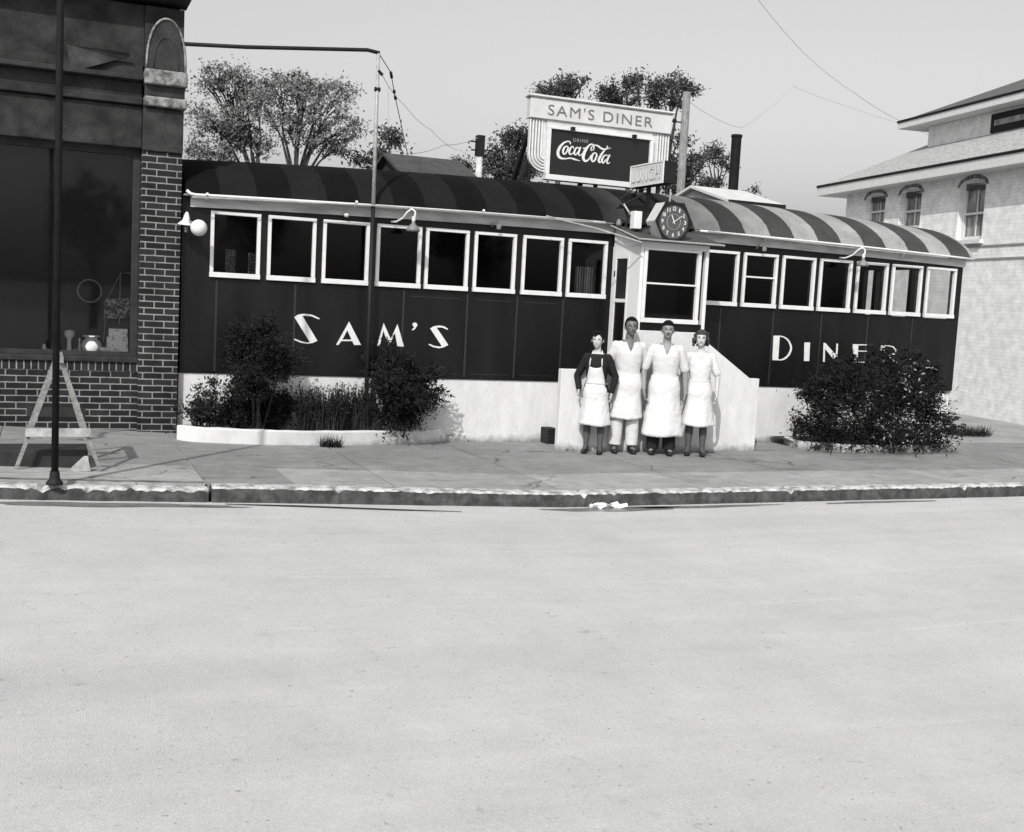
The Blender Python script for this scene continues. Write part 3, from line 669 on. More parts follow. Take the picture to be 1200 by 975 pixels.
for i, (px, py, hh, rr_, lab) in enumerate(((127, 408, .16, .035, 'slim pale bottle left of the cartons in the shop window'), (134, 405, .10, .05, 'squat pale pot before the cartons in the shop window'), (93, 396, .20, .018, 'thin pale candle stick right of the vase in the shop window'), (52, 405, .12, .04, 'small pale pot left of the street pole in the shop window'))):
    c = at(px, 410, .19); mb = MB(); mb.lathe([(0, 0), (rr_, 0), (rr_*1.1, hh*.3), (rr_*.8, hh*.6), (rr_*.4, hh*.75), (rr_*.5, hh), (0, hh)], (c.x, .185, zs), seg=14); disp(('bottle', 'pot', 'candle_stick', 'pot')[i], mb, mat('bright_shop_goods', .3, .5, 0, 22, col2=.75, ramp=(.42, .55)), (c.x, .185, zs), lab, ('bottle', 'pot', 'candlestick', 'pot')[i])
mb = MB(); mb.add([at(122, 352, .22), at(152, 350, .22), at(152, 372, .23), at(122, 374, .23)], [(0, 1, 2, 3)])
o = mb.build('price_card', mat('mottled_card', .05, .8, 0, 30, col2=.35, ramp=(.5, .56)), org=at(137, 373, .23), fixn=False); sd = o.modifiers.new('s', 'SOLIDIFY'); sd.thickness = .004; tag(o, 'mottled grey card standing on the wire rack in the shop window', 'card')
# ------------------------------------------------------------------ pole frame between brick building and diner
pf = thing('pole_frame', (4.0, -.2, 0), 'tall slim pole before the diner joined to the brick building by a top pipe', 'pole')
tp = at(443.5, 62, -.2); bt = Vector((tp.x+.02, -.2, .02)); md = Vector((tp.x+.01, -.2, 3.08))
mb = MB(); mb.tube([md, tp], [.026, .022], 10); mb.build('upper_pole', galv, pf, smooth=True)
mb = MB(); mb.tube([bt, md], [.03, .027], 10); mb.build('lower_pole', blackmetal, pf, smooth=True)
st = at(217, 52, -.15); mb = MB(); mb.tube([st-Vector((.05, 0, 0)), st.lerp(tp, .3)+Vector((0, 0, .0)), st.lerp(tp, .94)+Vector((0, 0, .03)), tp+Vector((.015, 0, .0))], .024, 8); mb.build('top_pipe', blackmetal, pf, smooth=True)
mb = MB(); mb.tube([tp+Vector((-.0, -.02, -.22)), tp+Vector((.06, -.02, -.27))], .02, 6); mb.tube([tp+Vector((-.03, 0, -.45)), tp+Vector((.04, 0, -.45))], .03, 8); mb.split('clamp', blackmetal, pf)

def wire(pts, r, label, m=blackmetal, sag=0, beads=None, name='overhead_wire'):
    mb = MB(); P = []
    for a, b in zip(pts[:-1], pts[1:]):
        for k in range(8):
            t = k/8; q = a.lerp(b, t); q.z -= sag*4*t*(1-t); P.append(q)
    P.append(pts[-1]); mb.tube(P, r, 5)
    if beads:
        for t in beads:
            i = min(int(t*(len(P)-1)), len(P)-2); q = P[i]; mb.tube([q, q.lerp(P[i+1], .6)], .022, 6)
    tag(mb.build(name, m, org=pts[0]), label, 'wire', 'overhead wires')
wire([tp, at(458, 85, .5), at(463, 113, 1.0), at(471, 150, 1.6), at(478, 182, 2.0)], .006, 'drooping wire from the slim pole top with small insulators', beads=(.25, .3, .45, .5))
wire([at(455, 100, .5), at(455, 150, .5), at(453, 175, 2)], .003, 'hair thin wire hanging straight down right of the slim pole', galv)
wire([at(215, 52, .2), at(216, 80, .2), at(216.5, 100, .3)], .008, 'short wire hanging down the corner of the brick building')
wire([at(446, 84, .0), at(473, 122, 4), at(505, 152, 6), at(536, 176, 9)], .004, 'thin wire slanting down to the small tree tops behind the diner', galv, .05)
wire([at(880, -12, 9), at(940, 60, 10), at(1000, 108, 10), at(1062, 145, 12), at(1112, 166, 13)], .006, 'long wire coming down to the upper storey of the pale house', galv, .05)
wire([at(928, 100, 12), at(985, 122, 12), at(1062, 146, 12)], .004, 'lower wire joining from the left towards the pale house', galv, .03)
wire([at(806, 118, 9), at(870, 150, 15), at(925, 105, 40)], .005, 'faint wire swinging from the utility pole to the right', galv, .1)
wire([at(563, 160, 9), at(520, 170, 8), at(475, 180, 7)], .007, 'slack wire running left from the short utility pole', galv, .05)

# ------------------------------------------------------------------ lamps
def gooseneck(px, py, label, s=1.0):
    # (px,py) = shade bottom centre
    y = -.36; b = at(px, py, y); t = thing('gooseneck_lamp', b, label, 'lamp', 'gooseneck lamps on the diner front')
    wy = -.05; zt = b.z+.26*s
    mb = MB(); P = [(b.x-.20*s, wy, b.z+.12*s), (b.x-.14*s, wy-.06, b.z+.13*s)]
    for a in np.linspace(PI, 0, 10): P.append((b.x-.045*s+.055*s*math.cos(a), y+.12*(1+math.cos(a))*0-.0+(.10*(1-(1-math.cos(a))/2)) , b.z+.20*s+.06*s*math.sin(a)))
    P = [(b.x-.20*s, wy, b.z+.12*s), (b.x-.16*s, -.14, b.z+.12*s), (b.x-.10*s, -.24, b.z+.17*s), (b.x-.07*s, -.30, b.z+.24*s), (b.x-.02*s, -.34, b.z+.285*s), (b.x+.02*s, -.36, b.z+.25*s), (b.x+.015*s, -.36, b.z+.15*s), (b.x, -.36, b.z+.09*s)]
    mb.tube(P, .013, 8); mb.build('arm', trim, t, smooth=True)
    mb = MB(); mb.lathe([(.022, .13), (.028, .09), (.05, .075), (.085, .03), (.09, 0), (.083, .0), (.045, .066), (.02, .08)], b, seg=20); mb.build('shade', greymetal, t, smooth=True)
    mb = MB(); mb.lathe([(.02, .13), (.02, .19), (0, .19)], b, seg=10); mb.build('socket', trim, t)
gooseneck(484, 271, 'white gooseneck lamp above the fourth window from the left')
gooseneck(1011, 312, 'white gooseneck lamp above the third window from the right end')
def socket(px, py, label):
    b = at(px, py, -.12); t = thing('lamp_socket', b, label, 'lamp', 'bare lamp sockets on the fascia')
    mb = MB(); mb.tube([b+Vector((-.03, .07, .0)), b+Vector((-.04, 0, .05)), b+Vector((0, -.03, .055)), b+Vector((.03, -.04, .01))], .013, 6); mb.build('arm', greymetal, t)
    mb = MB(); mb.lathe([(.0, 0), (.03, 0), (.035, .04), (.02, .06)], b+Vector((.03, -.04, -.04)), seg=10); mb.build('cup', greymetal, t)
socket(581, 265, 'small dark bare lamp socket above the sixth window from the left')
socket(892, 291, 'small dark bare lamp socket above the second window right of the porch')
p = at(406, 252, -.08); MB().ball(p, .035, .03, .03, 10, 6).build('junction_knob', trim, diner, smooth=True)
# globe lamp at left end
b = at(233, 267, -.34); hl = thing('globe_lamp', b, 'round white globe lamp on a bracket beside the brick pilaster', 'lamp')
mb = MB(); mb.ball(b, .098, .098, .098, 24, 14); mb.build('globe', white, hl, smooth=True)
mb = MB(); q = at(219, 260, -.25); mb.lathe([(.012, .15), (.03, .11), (.045, .05), (.10, .0), (.095, -.008), (.03, .03)], at(218, 263, -.22), ax=(.05, -.1, 1), seg=16); mb.build('reflector', white, hl, smooth=True)
mb = MB(); mb.tube([at(219, 252, -.0), at(219, 255, -.2), at(223, 260, -.28), at(230, 263, -.3)], .014, 8); mb.tube([at(218, 266, -.22), at(218, 272, -.22)], [.025, .018], 8); mb.build('bracket', greymetal, hl)

# ------------------------------------------------------------------ rooftop billboard
SYY = 1.3
sb = thing('rooftop_sign', (7.85, 1.4, 3.7), "pale rooftop sign with fluted wings and a dark soft drink panel", 'sign')
hx0, hx1, hz0, hz1 = 6.65, 9.065, 4.68, 4.985
mb = MB(); mb.box(hx0, hx1, SYY, SYY+.14, hz0, hz1); mb.build('header_board', signpale, sb, bevel=.006)
mb = MB(); mb.box(hx0-.02, hx1+.02, SYY-.02, SYY+.16, hz1+.002, hz1+.022); mb.box(hx0+.01, hx1-.01, SYY-.012, SYY, hz0, hz0+.012); mb.build('cap_trim', greymetal, sb)
mb = MB(); mb.box(hx0-.022, hx1+.022, SYY-.022, SYY+.162, hz1+.023, hz1+.045); mb.build('top_trim', trim, sb)
mb = MB(); x0 = at(642, 133, SYY).x; x1 = at(764, 150, SYY).x
text_on(mb, "SAM'S DINER", (x0, SYY, 4.755), X_, Z_, -Y_, width=x1-x0, height=.155, depth=.012, spacing=1.18, offset=-.012); mb.build('lettering', signgrey, sb)
fx0, fx1, fz0, fz1 = 6.93, 8.745, 3.80, 4.60
fw = .062
mb = MB(); mb.box(fx0, fx1, SYY-.05, SYY+.10, fz1-.05, fz1); mb.box(fx0, fx1, SYY-.06, SYY+.10, fz0, fz0+.08); mb.box(fx0, fx0+fw, SYY-.05, SYY+.1, fz0+.081, fz1-.051); mb.box(fx1-fw, fx1, SYY-.05, SYY+.1, fz0+.081, fz1-.051)
mb.build('panel_frame', trim, sb, bevel=.006)
mb = MB(); mb.box(fx0+.003, fx1-.003, SYY+.015, SYY+.09, fz1+.002, hz0-.002); mb.build('filler_board', signpale, sb)
mb = MB(); mb.box(fx0+fw, fx1-fw, SYY-.01, SYY+.06, fz0+.08, fz1-.05); mb.build('panel', panelred, sb)
mb = MB()
for px, py in ((671, 151), (743, 160)):
    c = at(px, py, SYY-.06); mb.box(c.x-.03, c.x+.03, SYY-.10, SYY-.05, c.z-.025, c.z+.025)
mb.split('clip', blackmetal, sb)
# script lettering made of brush strokes
def cr(P, n=6):
    P = [np.array(p, float) for p in P]; out = []
    for i in range(len(P)-1):
        p0 = P[max(i-1, 0)]; p1 = P[i]; p2 = P[i+1]; p3 = P[min(i+2, len(P)-1)]
        for k in range(n):
            t = k/n; out.append(.5*((2*p1)+(-p0+p2)*t+(2*p0-5*p1+4*p2-p3)*t*t+(-p0+3*p1-3*p2+p3)*t**3))
    out.append(P[-1]); return out
ST = [
 [(258, 222, 8), (262, 203, 12), (238, 190, 12), (190, 208, 18), (145, 260, 26), (128, 320, 28), (148, 365, 24), (200, 378, 14), (262, 372, 13), (310, 385, 16), (368, 402, 3)],
 [(226, 240, 10), (198, 258, 17), (182, 300, 18), (195, 330, 13), (220, 308, 14), (238, 262, 14), (226, 240, 9)],
 [(298, 268, 10), (290, 246, 10), (265, 262, 17), (250, 305, 18), (262, 332, 13), (298, 312, 8)],
 [(356, 268, 10), (335, 256, 11), (312, 285, 17), (305, 322, 16), (322, 335, 11), (350, 300, 9)],
 [(374, 250, 14), (356, 300, 16), (352, 335, 13), (372, 342, 8), (392, 322, 6)],
 [(398, 268, 12), (426, 262, 12)],
 [(505, 292, 8), (518, 262, 10), (515, 232, 11), (485, 222, 13), (445, 258, 22), (412, 318, 28), (402, 370, 26), (425, 404, 20), (462, 385, 12), (488, 340, 7)],
 [(490, 295, 8), (488, 262, 9), (520, 232, 9), (560, 240, 15), (600, 268, 18), (640, 275, 12), (702, 262, 3)],
 [(532, 312, 10), (505, 332, 16), (492, 380, 18), (506, 410, 13), (532, 388, 14), (548, 338, 14), (532, 312, 9)],
 [(655, 240, 8), (668, 252, 8), (635, 285, 12), (595, 340, 18), (570, 395, 18), (578, 420, 12), (602, 404, 6)],
 [(665, 345, 10), (642, 338, 10), (615, 368, 16), (605, 408, 16), (620, 424, 11), (650, 385, 9)],
 [(690, 335, 13), (666, 385, 16), (658, 420, 13), (672, 432, 8), (692, 415, 5)]]
mb = MB()
for k, s_ in enumerate(ST):
    P = cr(s_); vs = []; yy = SYY-.014-.0012*k
    for i, p in enumerate(P):
        d = P[min(i+1, len(P)-1)][:2]-P[max(i-1, 0)][:2]; d = d/(np.linalg.norm(d)+1e-9); nn = np.array([-d[1], d[0]])*max(p[2], 5)*.55
        for sg in (1, -1):
            q = p[:2]+nn*sg; w3 = at(640+q[0]/9.23, 145+q[1]/9.23, yy); vs.append(w3)
    nP = len(P); base = [v+Vector((0, .003+.0012*k, 0)) for v in vs]
    mb.add(vs+base, [(2*i, 2*i+1, 2*i+3, 2*i+2) for i in range(nP-1)]+[(2*i, 2*i+2, 2*nP+2*i+2, 2*nP+2*i) for i in range(nP-1)]+[(2*i+1, 2*nP+2*i+1, 2*nP+2*i+3, 2*i+3) for i in range(nP-1)])
tag(mb.build('script_lettering', trim, sb), 'flowing white script on the dark panel')
a, b_ = at(640+290/9.23, 145+190/9.23, SYY), at(640+455/9.23, 145+200/9.23, SYY)
mb = MB(); text_on(mb, 'DRINK', (a.x, SYY-.010, a.z-.005), X_, Z_, -Y_, width=b_.x-a.x, height=.052, depth=.005, spacing=1.3); mb.build('small_lettering', mat('dull_letter_paint', .22, .6), sb)
# fluted wings with curved lower ends
def wing(sgn, xo, xi, name):
    w_ = abs(xi-xo); ztop, zc = hz0-.004, 4.16
    def outline(ins):
        r_ = w_-ins; pts = [(ins, ztop), (ins, zc)]
        pts += [(w_-r_*math.cos(a), zc-r_*.95*math.sin(a)) for a in np.linspace(0, PI/2, 12)]
        return pts
    f = lambda p, y: (xo+sgn*p[0], y, p[1])
    mb = MB(); o = outline(0)+[(w_-.002, ztop)]
    mb.prism([(sgn*p[0], p[1]) for p in o], (xo, SYY+.03, 0), X_, Z_, Y_, .05); wg = mb.build(name, signpale, sb)
    mb = MB()
    for ins in (.012, .060, .108, .156, .204):
        if ins < w_-.03: mb.tube([f(p, SYY+.025) for p in outline(ins)], .012, 6)
    mb.split('flute', trim, wg)
    mb = MB()
    for ins in (.036, .084, .132, .180):
        if ins < w_-.03: mb.tube([f(p, SYY+.030) for p in outline(ins)], .006, 4)
    mb.split('flute_groove', greymetal, wg)
wing(1, 6.665, fx0, 'fluted_wing'); wing(-1, 9.05, fx1, 'fluted_wing')
mb = MB()
for x in (6.72, 7.85, 8.95):
    mb.bar((x, SYY+.18, 4.5), (x-.05, SYY+.95, 3.3), .06)
    mb.bar((x, SYY+.11, 3.55), (x, SYY+.11, 4.68), .05)
mb.split('brace', blackmetal, sb)
mb = MB(); mb.bar(at(627, 176, 1.45), at(608, 213, 1.45), .065); mb.build('brace', blackmetal, sb)

# ------------------------------------------------------------------ LUNCH sign
LX = 7.93
ln = thing('lunch_sign', (8.02, 0, 3.0), 'white box sign reading LUNCH standing on a dark post above the porch', 'sign')
y0, y1, z0, z1 = -.52, .44, 3.70, 4.005
mb = MB(); mb.box(LX+.006, LX+.20, y0, y1, z0, z1); mb.build('box', blackmetal, ln, bevel=.004)
mb = MB(); mb.box(LX-.004, LX+.004, y0+.012, y1-.012, z0+.012, z1-.012); mb.build('face_board', signpale, ln)
mb = MB(); e = .016
mb.box(LX-.012, LX+.004, y0, y1, z1-e, z1+.004); mb.box(LX-.012, LX+.004, y0, y1, z0-.004, z0+e); mb.box(LX-.012, LX+.004, y0, y0+e, z0+e, z1-e); mb.box(LX-.012, LX+.004, y1-e, y1, z0+e, z1-e); mb.split('face_border', trim, ln)
mb = MB(); text_on(mb, 'LUNCH', (LX-.004, y1-.07, z0+.055), -Y_, Z_, -X_, width=.80, height=.19, depth=.004, spacing=1.12, offset=.012); mb.build('letter_outline', mat('letter_outline_grey', .16, .6), ln)
mb = MB(); text_on(mb, 'LUNCH', (LX-.008, y1-.082, z0+.064), -Y_, Z_, -X_, width=.776, height=.172, depth=.006, spacing=1.12, offset=-.010); mb.build('lettering', trim, ln)
mb = MB(); mb.box(LX+.05, LX+.10, -.02, .03, 3.0, 3.698); mb.build('post', blackmetal, ln)
mb = MB(); mb.tube([(LX+.075, .0, 3.62), (LX-.40, .05, 3.35)], .014, 6); mb.tube([(LX+.075, -.02, 3.6), (LX+.3, -.4, 3.25)], .012, 6); mb.tube([(LX+.10, .38, 3.70), (LX+.10, .6, 3.45)], .014, 6)
mb.tube([(LX+.02, .3, 3.70), (LX-.3, .35, 3.42)], .010, 6); mb.split('stay', blackmetal, ln)
c = at(745, 258, -.45); tag(MB().box(c.x-.06, c.x+.06, -.52, -.40, c.z-.12, c.z+.12).build('junction_box', white, bevel=.006, org=(c.x, -.46, c.z-.12)), 'small white electric box at the foot of the lunch sign post', 'box')
g1 = thing('roof_lamp_arm', at(727, 262, -.3), 'dark curled lamp arm left of the small white electric box', 'lamp')
mb = MB(); mb.tube([at(733, 266, -.3), at(736, 255, -.3), at(732, 244, -.3), at(726, 240, -.3)], .016, 8); mb.build('arm', blackmetal, g1); mb = MB(); mb.lathe([(.02, .06), (.045, .0), (.04, -.03), (0, -.03)], at(725, 262, -.3), seg=12); mb.build('shade', greymetal, g1, smooth=True)
g2 = thing('roof_lamp_arm', at(738, 250, -.4), 'pale slanting lamp arm touching the small white electric box', 'lamp')
mb = MB(); mb.tube([at(731, 239, -.35), at(736, 247, -.4), at(741, 254, -.42)], .013, 8); mb.build('arm', galv, g2)

# ------------------------------------------------------------------ hexagonal clock
cc = at(789, 260, -.85); ck = thing('hexagonal_clock', cc-Vector((0, 0, .28)), 'six sided dark clock with white numerals above the porch window', 'clock')
def hexp(r): return [(r*math.cos(PI/3*k), r*math.sin(PI/3*k)*1.04) for k in range(6)]
rh = .285
mb = MB(); mb.prism(hexp(rh), (cc.x, -.85, cc.z), X_, Z_, Y_, .26); mb.build('casing', mat('clock_case_paint', .45, .5, .12, 12), ck, bevel=.008)
mb = MB(); o_, i_ = hexp(rh+.006), [(.232*math.cos(2*PI*k/48), .232*math.sin(2*PI*k/48)) for k in range(48)]
me = curve_mesh(splines=[o_, i_], depth=.02); mb.mesh(me, lambda c: Vector((cc.x+c.x, -.866-c.z, cc.z+c.y))); mb.build('bezel', blackmetal, ck)
mb = MB(); mb.prism([(.228*math.cos(2*PI*k/48), .228*math.sin(2*PI*k/48)) for k in range(48)], (cc.x, -.860, cc.z), X_, Z_, Y_, .008); mb.build('dial', dial, ck)
mb = MB()
for h in range(1, 13):
    a = PI/2-2*PI*h/12; w_ = .030 if h < 10 else .046
    text_on(mb, str(h), (cc.x+.178*math.cos(a)-w_/2, -.860, cc.z+.178*math.sin(a)-.028), X_, Z_, -Y_, width=w_*(.5 if h == 1 else 1), height=.056, depth=.006, offset=.012)
mb.build('numerals', trim, ck)
mb = MB(); mb.tube([(cc.x+.105*math.cos(a), -.862, cc.z+.105*math.sin(a)) for a in np.linspace(0, 2*PI, 41)], .0035, 4); mb.build('dial_ring', galv, ck)
mb = MB()
for ang, L_, w_ in ((PI/2+R(24), .10, .013), (PI/2-R(55), .155, .009)):
    d = Vector((math.cos(ang), 0, math.sin(ang))); n_ = Vector((-d.z, 0, d.x))
    c0 = Vector((cc.x, -.870 if L_ < .12 else -.875, cc.z)); mb.obox(c0+d*(L_/2-.015), d*(L_/2+.015), n_*w_/2, Vector((0, .0015, 0)))
mb.split('hand', trim, ck)
mb = MB(); mb.tube([(cc.x+.0, -.72, cc.z+.28), (cc.x, -.72, cc.z+.45)], .010, 6); mb.build('top_pin', galv, ck)
mb = MB(); mb.bar((cc.x-.1, -.7, cc.z-.29), (cc.x-.1, -.7, cc.z-.40), .04); mb.bar((cc.x+.1, -.7, cc.z-.29), (cc.x+.1, -.7, cc.z-.40), .04); mb.bar((cc.x-.22, -.7, cc.z-.05), (cc.x-.42, -.3, cc.z-.18), .02)
mb.tube([(cc.x+.2, -.7, cc.z-.1), (cc.x+.42, -.25, cc.z-.2), (cc.x+.6, -.1, cc.z-.13)], .01, 6); mb.split('mounting', blackmetal, ck)

# ------------------------------------------------------------------ planters
def planter(px_pts, h, label):
    P = [atg(*q) for q in px_pts]; P = [Vector((p.x, p.y, gz(p.x))) for p in P]
    # smooth
    C = cr([(p.x, p.y, 0) for p in P], 5); mb = MB(); vs = []; n = len(C); rr = random.Random(4)
    for i, c in enumerate(C):
        d = C[min(i+1, n-1)]-C[max(i-1, 0)]; d = d/np.linalg.norm(d); nn = np.array([-d[1], d[0]])
        g = gz(c[0]); w = .10
        for off, z in ((0, -.02), (0, h-.015), (.012, h+rr.uniform(-.006, .004)), (w, h+rr.uniform(-.006, .004)), (w, -.02)):
            vs.append((c[0]+nn[0]*off, c[1]+nn[1]*off, g+z))
    k = 5; mb.add(vs, [(i*k+q, (i+1)*k+q, (i+1)*k+q+1, i*k+q+1) for i in range(n-1) for q in range(k-1)]+[tuple(range(k-1, -1, -1)), tuple((n-1)*k+q for q in range(k))])
    t = thing('planter', P[len(P)//2], label, 'planter', 'white kerbed planters along the diner')
    mb.build('rim', whitewash, t)
    mb = MB(); vs = [(c[0], c[1]+.05, gz(c[0])+.09) for c in C]+[(c[0], -.0, gz(c[0])+.10) for c in C]
    mb.add(vs, [(i, i+1, n+i+1, n+i) for i in range(n-1)]); mb.build('soil', soil, t, fixn=False)
    return t
planter([(207, 515), (230, 518), (300, 521), (370, 522), (450, 521), (500, 519.5), (530, 517)], .175, 'long white curved planter kerb in front of the word on the left')
planter([(918, 520), (935, 526), (970, 529), (1010, 531), (1060, 531), (1119, 529)], .12, 'broken white planter kerb under the big shrub at the right')
# basement recess beside the steps
t = thing('vent_box', (6.2, -.1, 0), 'low dark vent box between the planter and the porch steps', 'vent')
p = at(645, 525, -.15); mb = MB(); vx = p.x; mb.box(vx-.09, vx+.07, -.22, .018, .0, .22); mb.build('box', mat('dark_iron', .012, .9, .4, 20), t, bevel=.01)
mb = MB(); [mb.box(vx-.075, vx+.055, -.232, -.222, .04+.05*k, .06+.05*k) for k in range(4)]; mb.split('slat', blackmetal, t)

# ------------------------------------------------------------------ foliage
def leafmesh(C, size, wid=.45, up=0.0, rng=RNG):
    n = len(C); d = rng.normal(size=(n, 3)); d[:, 2] = d[:, 2]*(1-up)+up*np.abs(rng.normal(size=n))*1.6; d /= np.linalg.norm(d, axis=1)[:, None]
    e = rng.normal(size=(n, 3)); e -= (e*d).sum(1)[:, None]*d; e /= np.linalg.norm(e, axis=1)[:, None]
    s = size*rng.uniform(.6, 1.4, n)[:, None]
    a = C-d*s*.5; b = C+e*s*wid*.5; c = C+d*s*.5; f = C-e*s*wid*.5
    V = np.stack([a, b, c, f], 1).reshape(-1, 3); Fc = np.arange(4*n).reshape(-1, 4); return V, Fc
def blobs3(blobs, Y, dep=1.0):
    out = []
    for b in blobs:
        cx, cy, rx, ry = b[:4]; y = Y+(b[4] if len(b) > 4 else random.uniform(-.4, .4)*dep)
        c = at(cx, cy, y); r1 = (at(cx+rx, cy, y)-c).length; r2 = (at(cx, cy-ry, y)-c).length
        out.append((np.array(c), np.array([r1, (r1+r2)*.5*dep, r2])))
    return out
def scatter(B, n, per=45, cl=.16, shell=.5, rng=RNG, clump=0):
    vol = np.array([r.prod()**.75 for c, r in B]); vol /= vol.sum(); pts = []; subs = []
    for (c, r), v in zip(B, vol):
        k = max(3, int(n*v/per))
        d = rng.normal(size=(k, 3)); d /= np.linalg.norm(d, axis=1)[:, None]; q = rng.uniform(shell, 1, k)[:, None]**.6
        S = c+d*q*r
        if clump: S = S[np.argsort(np.sin(S[:, 0]*5.1+1.3)+np.sin(S[:, 2]*6.3+c[0])+rng.normal(size=k)*.45)][:max(2, int(k*clump))]; k = len(S)
        subs.append(S)
        rr = cl*rng.uniform(.35, 1.35, k)
        p = np.repeat(S, per, 0)+rng.normal(size=(k*per, 3))*np.repeat(rr, per)[:, None]*np.array([1, 1, .75]); pts.append(p)
    return np.concatenate(pts), subs
def numesh(name, V, Fc, m, parent):
    o0 = root_org(parent); me = bpy.data.meshes.new(name); n = len(Fc)
    me.vertices.add(len(V)); me.vertices.foreach_set('co', (V-np.array(o0)).ravel())
    me.loops.add(4*n); me.loops.foreach_set('vertex_index', Fc.ravel()); me.polygons.add(n)
    me.polygons.foreach_set('loop_start', np.arange(0, 4*n, 4)); me.polygons.foreach_set('loop_total', np.full(n, 4))
    me.update(calc_edges=True); me.materials.append(m); o = bpy.data.objects.new(name, me); COL.objects.link(o); o.parent = parent; return o
def tree(base, fork, blobs, Y, n, leaf, size, label, cl=.16, per=45, r0=.14, shell=.4, dep=1.0, twigs=5, name='tree', group='trees behind the diner'):
    base = Vector(base); fork = Vector(fork); t = thing(name, base, label, 'tree', group)
    B = blobs3(blobs, Y, dep); P, subs = scatter(B, n*1.25, per, cl, shell, clump=(.8 if leaf is leaf_a else .62)); V, Fc = leafmesh(P, size)
    numesh('crown', V, Fc, leaf, t)
    mb = MB(); mb.tube([base, base.lerp(fork, .5)+Vector((.05, 0, 0)), fork], [r0, r0*.8, r0*.7], 9)
    for (c, r), S in zip(B, subs):
        c = Vector(c); mid = fork.lerp(c, .5)+Vector((random.uniform(-.22, .22), random.uniform(-.2, .2), .12*(c-fork).length))
        mb.tube([fork-Vector((0, 0, .1)), fork.lerp(mid, .5)+Vector((random.uniform(-.05, .05), 0, -.03)), mid, c], [r0*.5, r0*.36, r0*.24, r0*.1], 7)
        for k in range(min(twigs, len(S))):
            s_ = Vector(S[k]); st_ = mid.lerp(c, random.uniform(.1, .9)); mb.tube([st_, st_.lerp(s_, .5)+Vector((0, 0, .06)), s_], [r0*.16, r0*.1, r0*.04], 5)
    mb.build('trunk', bark, t, smooth=True); return t
TY = 13
def ft(px, py, Y): return at(px, py, Y)
# large left tree: several leaders
def bs(px, Y): q = at(px, 230, Y); return Vector((q.x, q.y, -.1))
tree(bs(345, TY), ft(345, 222, TY), [(330, 105, 26, 22), (312, 125, 20, 18), (345, 95, 24, 17), (358, 125, 22, 24), (335, 150, 24, 22), (375, 100, 20, 16), (385, 130, 22, 24), (405, 105, 16, 15), (405, 150, 16, 18), (375, 165, 22, 18), (390, 175, 20, 14), (417, 145, 8, 12)], TY, 9500, leaf_a, .08, 'big pale leafed tree with forked trunk behind the left of the diner', cl=.13, r0=.10, shell=.25, twigs=10, per=36)
tree(bs(302, TY+1.5), ft(302, 222, TY+1.5), [(252, 88, 20, 14), (245, 105, 14, 14), (285, 95, 18, 16), (300, 115, 18, 22), (240, 145, 20, 18), (265, 160, 24, 20), (230, 175, 14, 16), (285, 140, 20, 18), (300, 168, 20, 18), (228, 130, 8, 14), (255, 180, 24, 12), (270, 118, 10, 18)], TY+1.5, 9000, leaf_a, .085, 'pale leafed tree beside the brick building corner', cl=.14, r0=.10, shell=.25, twigs=10, per=36)
tree(bs(452, 9), ft(452, 200, 9), [(455, 160, 13, 8), (465, 168, 9, 6), (445, 175, 10, 6), (428, 190, 15, 7), (440, 185, 12, 8)], 9, 2200, leaf_b, .085, 'small sparse dark tree top behind the slim pole', cl=.12, per=22, r0=.07, twigs=4)
tree(bs(595, 11), ft(598, 205, 11), [(575, 180, 10, 16), (595, 170, 16, 14), (610, 160, 12, 10), (600, 190, 22, 16), (580, 200, 14, 10), (620, 190, 16, 18), (615, 205, 14, 8), (560, 205, 8, 8)], 11, 9000, leaf_b, .085, 'dark leafy tree behind the left wing of the rooftop sign', cl=.15, r0=.12, shell=.3)
tree(bs(545, 12), ft(546, 205, 12), [(535, 190, 7, 6), (548, 193, 8, 7), (541, 200, 10, 5), (530, 198, 6, 4)], 12, 1100, leaf_b, .08, 'low thin tree top left of the short utility pole', cl=.10, per=20, r0=.05)
tree(bs(655, 14), ft(655, 160, 14), [(655, 104, 20, 9), (672, 98, 12, 7), (640, 107, 10, 6), (632, 104, 8, 4), (686, 93, 5, 4), (650, 118, 16, 8)], 14, 4200, leaf_b, .09, 'dark tree top rising above the left half of the rooftop sign', cl=.14, per=30, r0=.10, shell=.3)
tree(bs(735, 14), ft(738, 170, 14), [(722, 108, 16, 11), (712, 116, 14, 8), (744, 95, 7, 12), (745, 112, 6, 8), (733, 100, 8, 8), (732, 120, 14, 6)], 14, 4000, leaf_b, .09, 'dark tree top above the middle of the rooftop sign', cl=.13, per=30, r0=.10, shell=.3)
tree(bs(785, 14), ft(784, 175, 14), [(775, 107, 14, 12), (790, 95, 12, 10), (800, 105, 10, 10), (812, 104, 8, 6), (770, 118, 10, 10), (790, 122, 12, 8), (763, 100, 6, 6)], 14, 4500, leaf_b, .09, 'tall dark tree behind the right end of the rooftop sign', cl=.13, per=30, r0=.10, shell=.3)
tree(bs(800, 10), ft(800, 225, 10), [(795, 165, 10, 9), (790, 182, 10, 8), (812, 185, 14, 6), (812, 200, 9, 8), (798, 200, 14, 10), (795, 218, 18, 12), (820, 188, 8, 6)], 10, 4200, leaf_b, .085, 'dark bushy tree around the foot of the tall utility pole', cl=.12, per=28, r0=.08, shell=.3)
tree(bs(838, 12), ft(840, 222, 12), [(833, 175, 9, 9), (839, 182, 8, 7), (850, 188, 8, 7), (828, 185, 7, 6), (853, 195, 7, 6), (838, 215, 20, 5), (825, 213, 12, 5)], 12, 2600, leaf_b, .085, 'slender tree between the utility pole and the iron chimney', cl=.11, per=22, r0=.06, shell=.3, twigs=6)
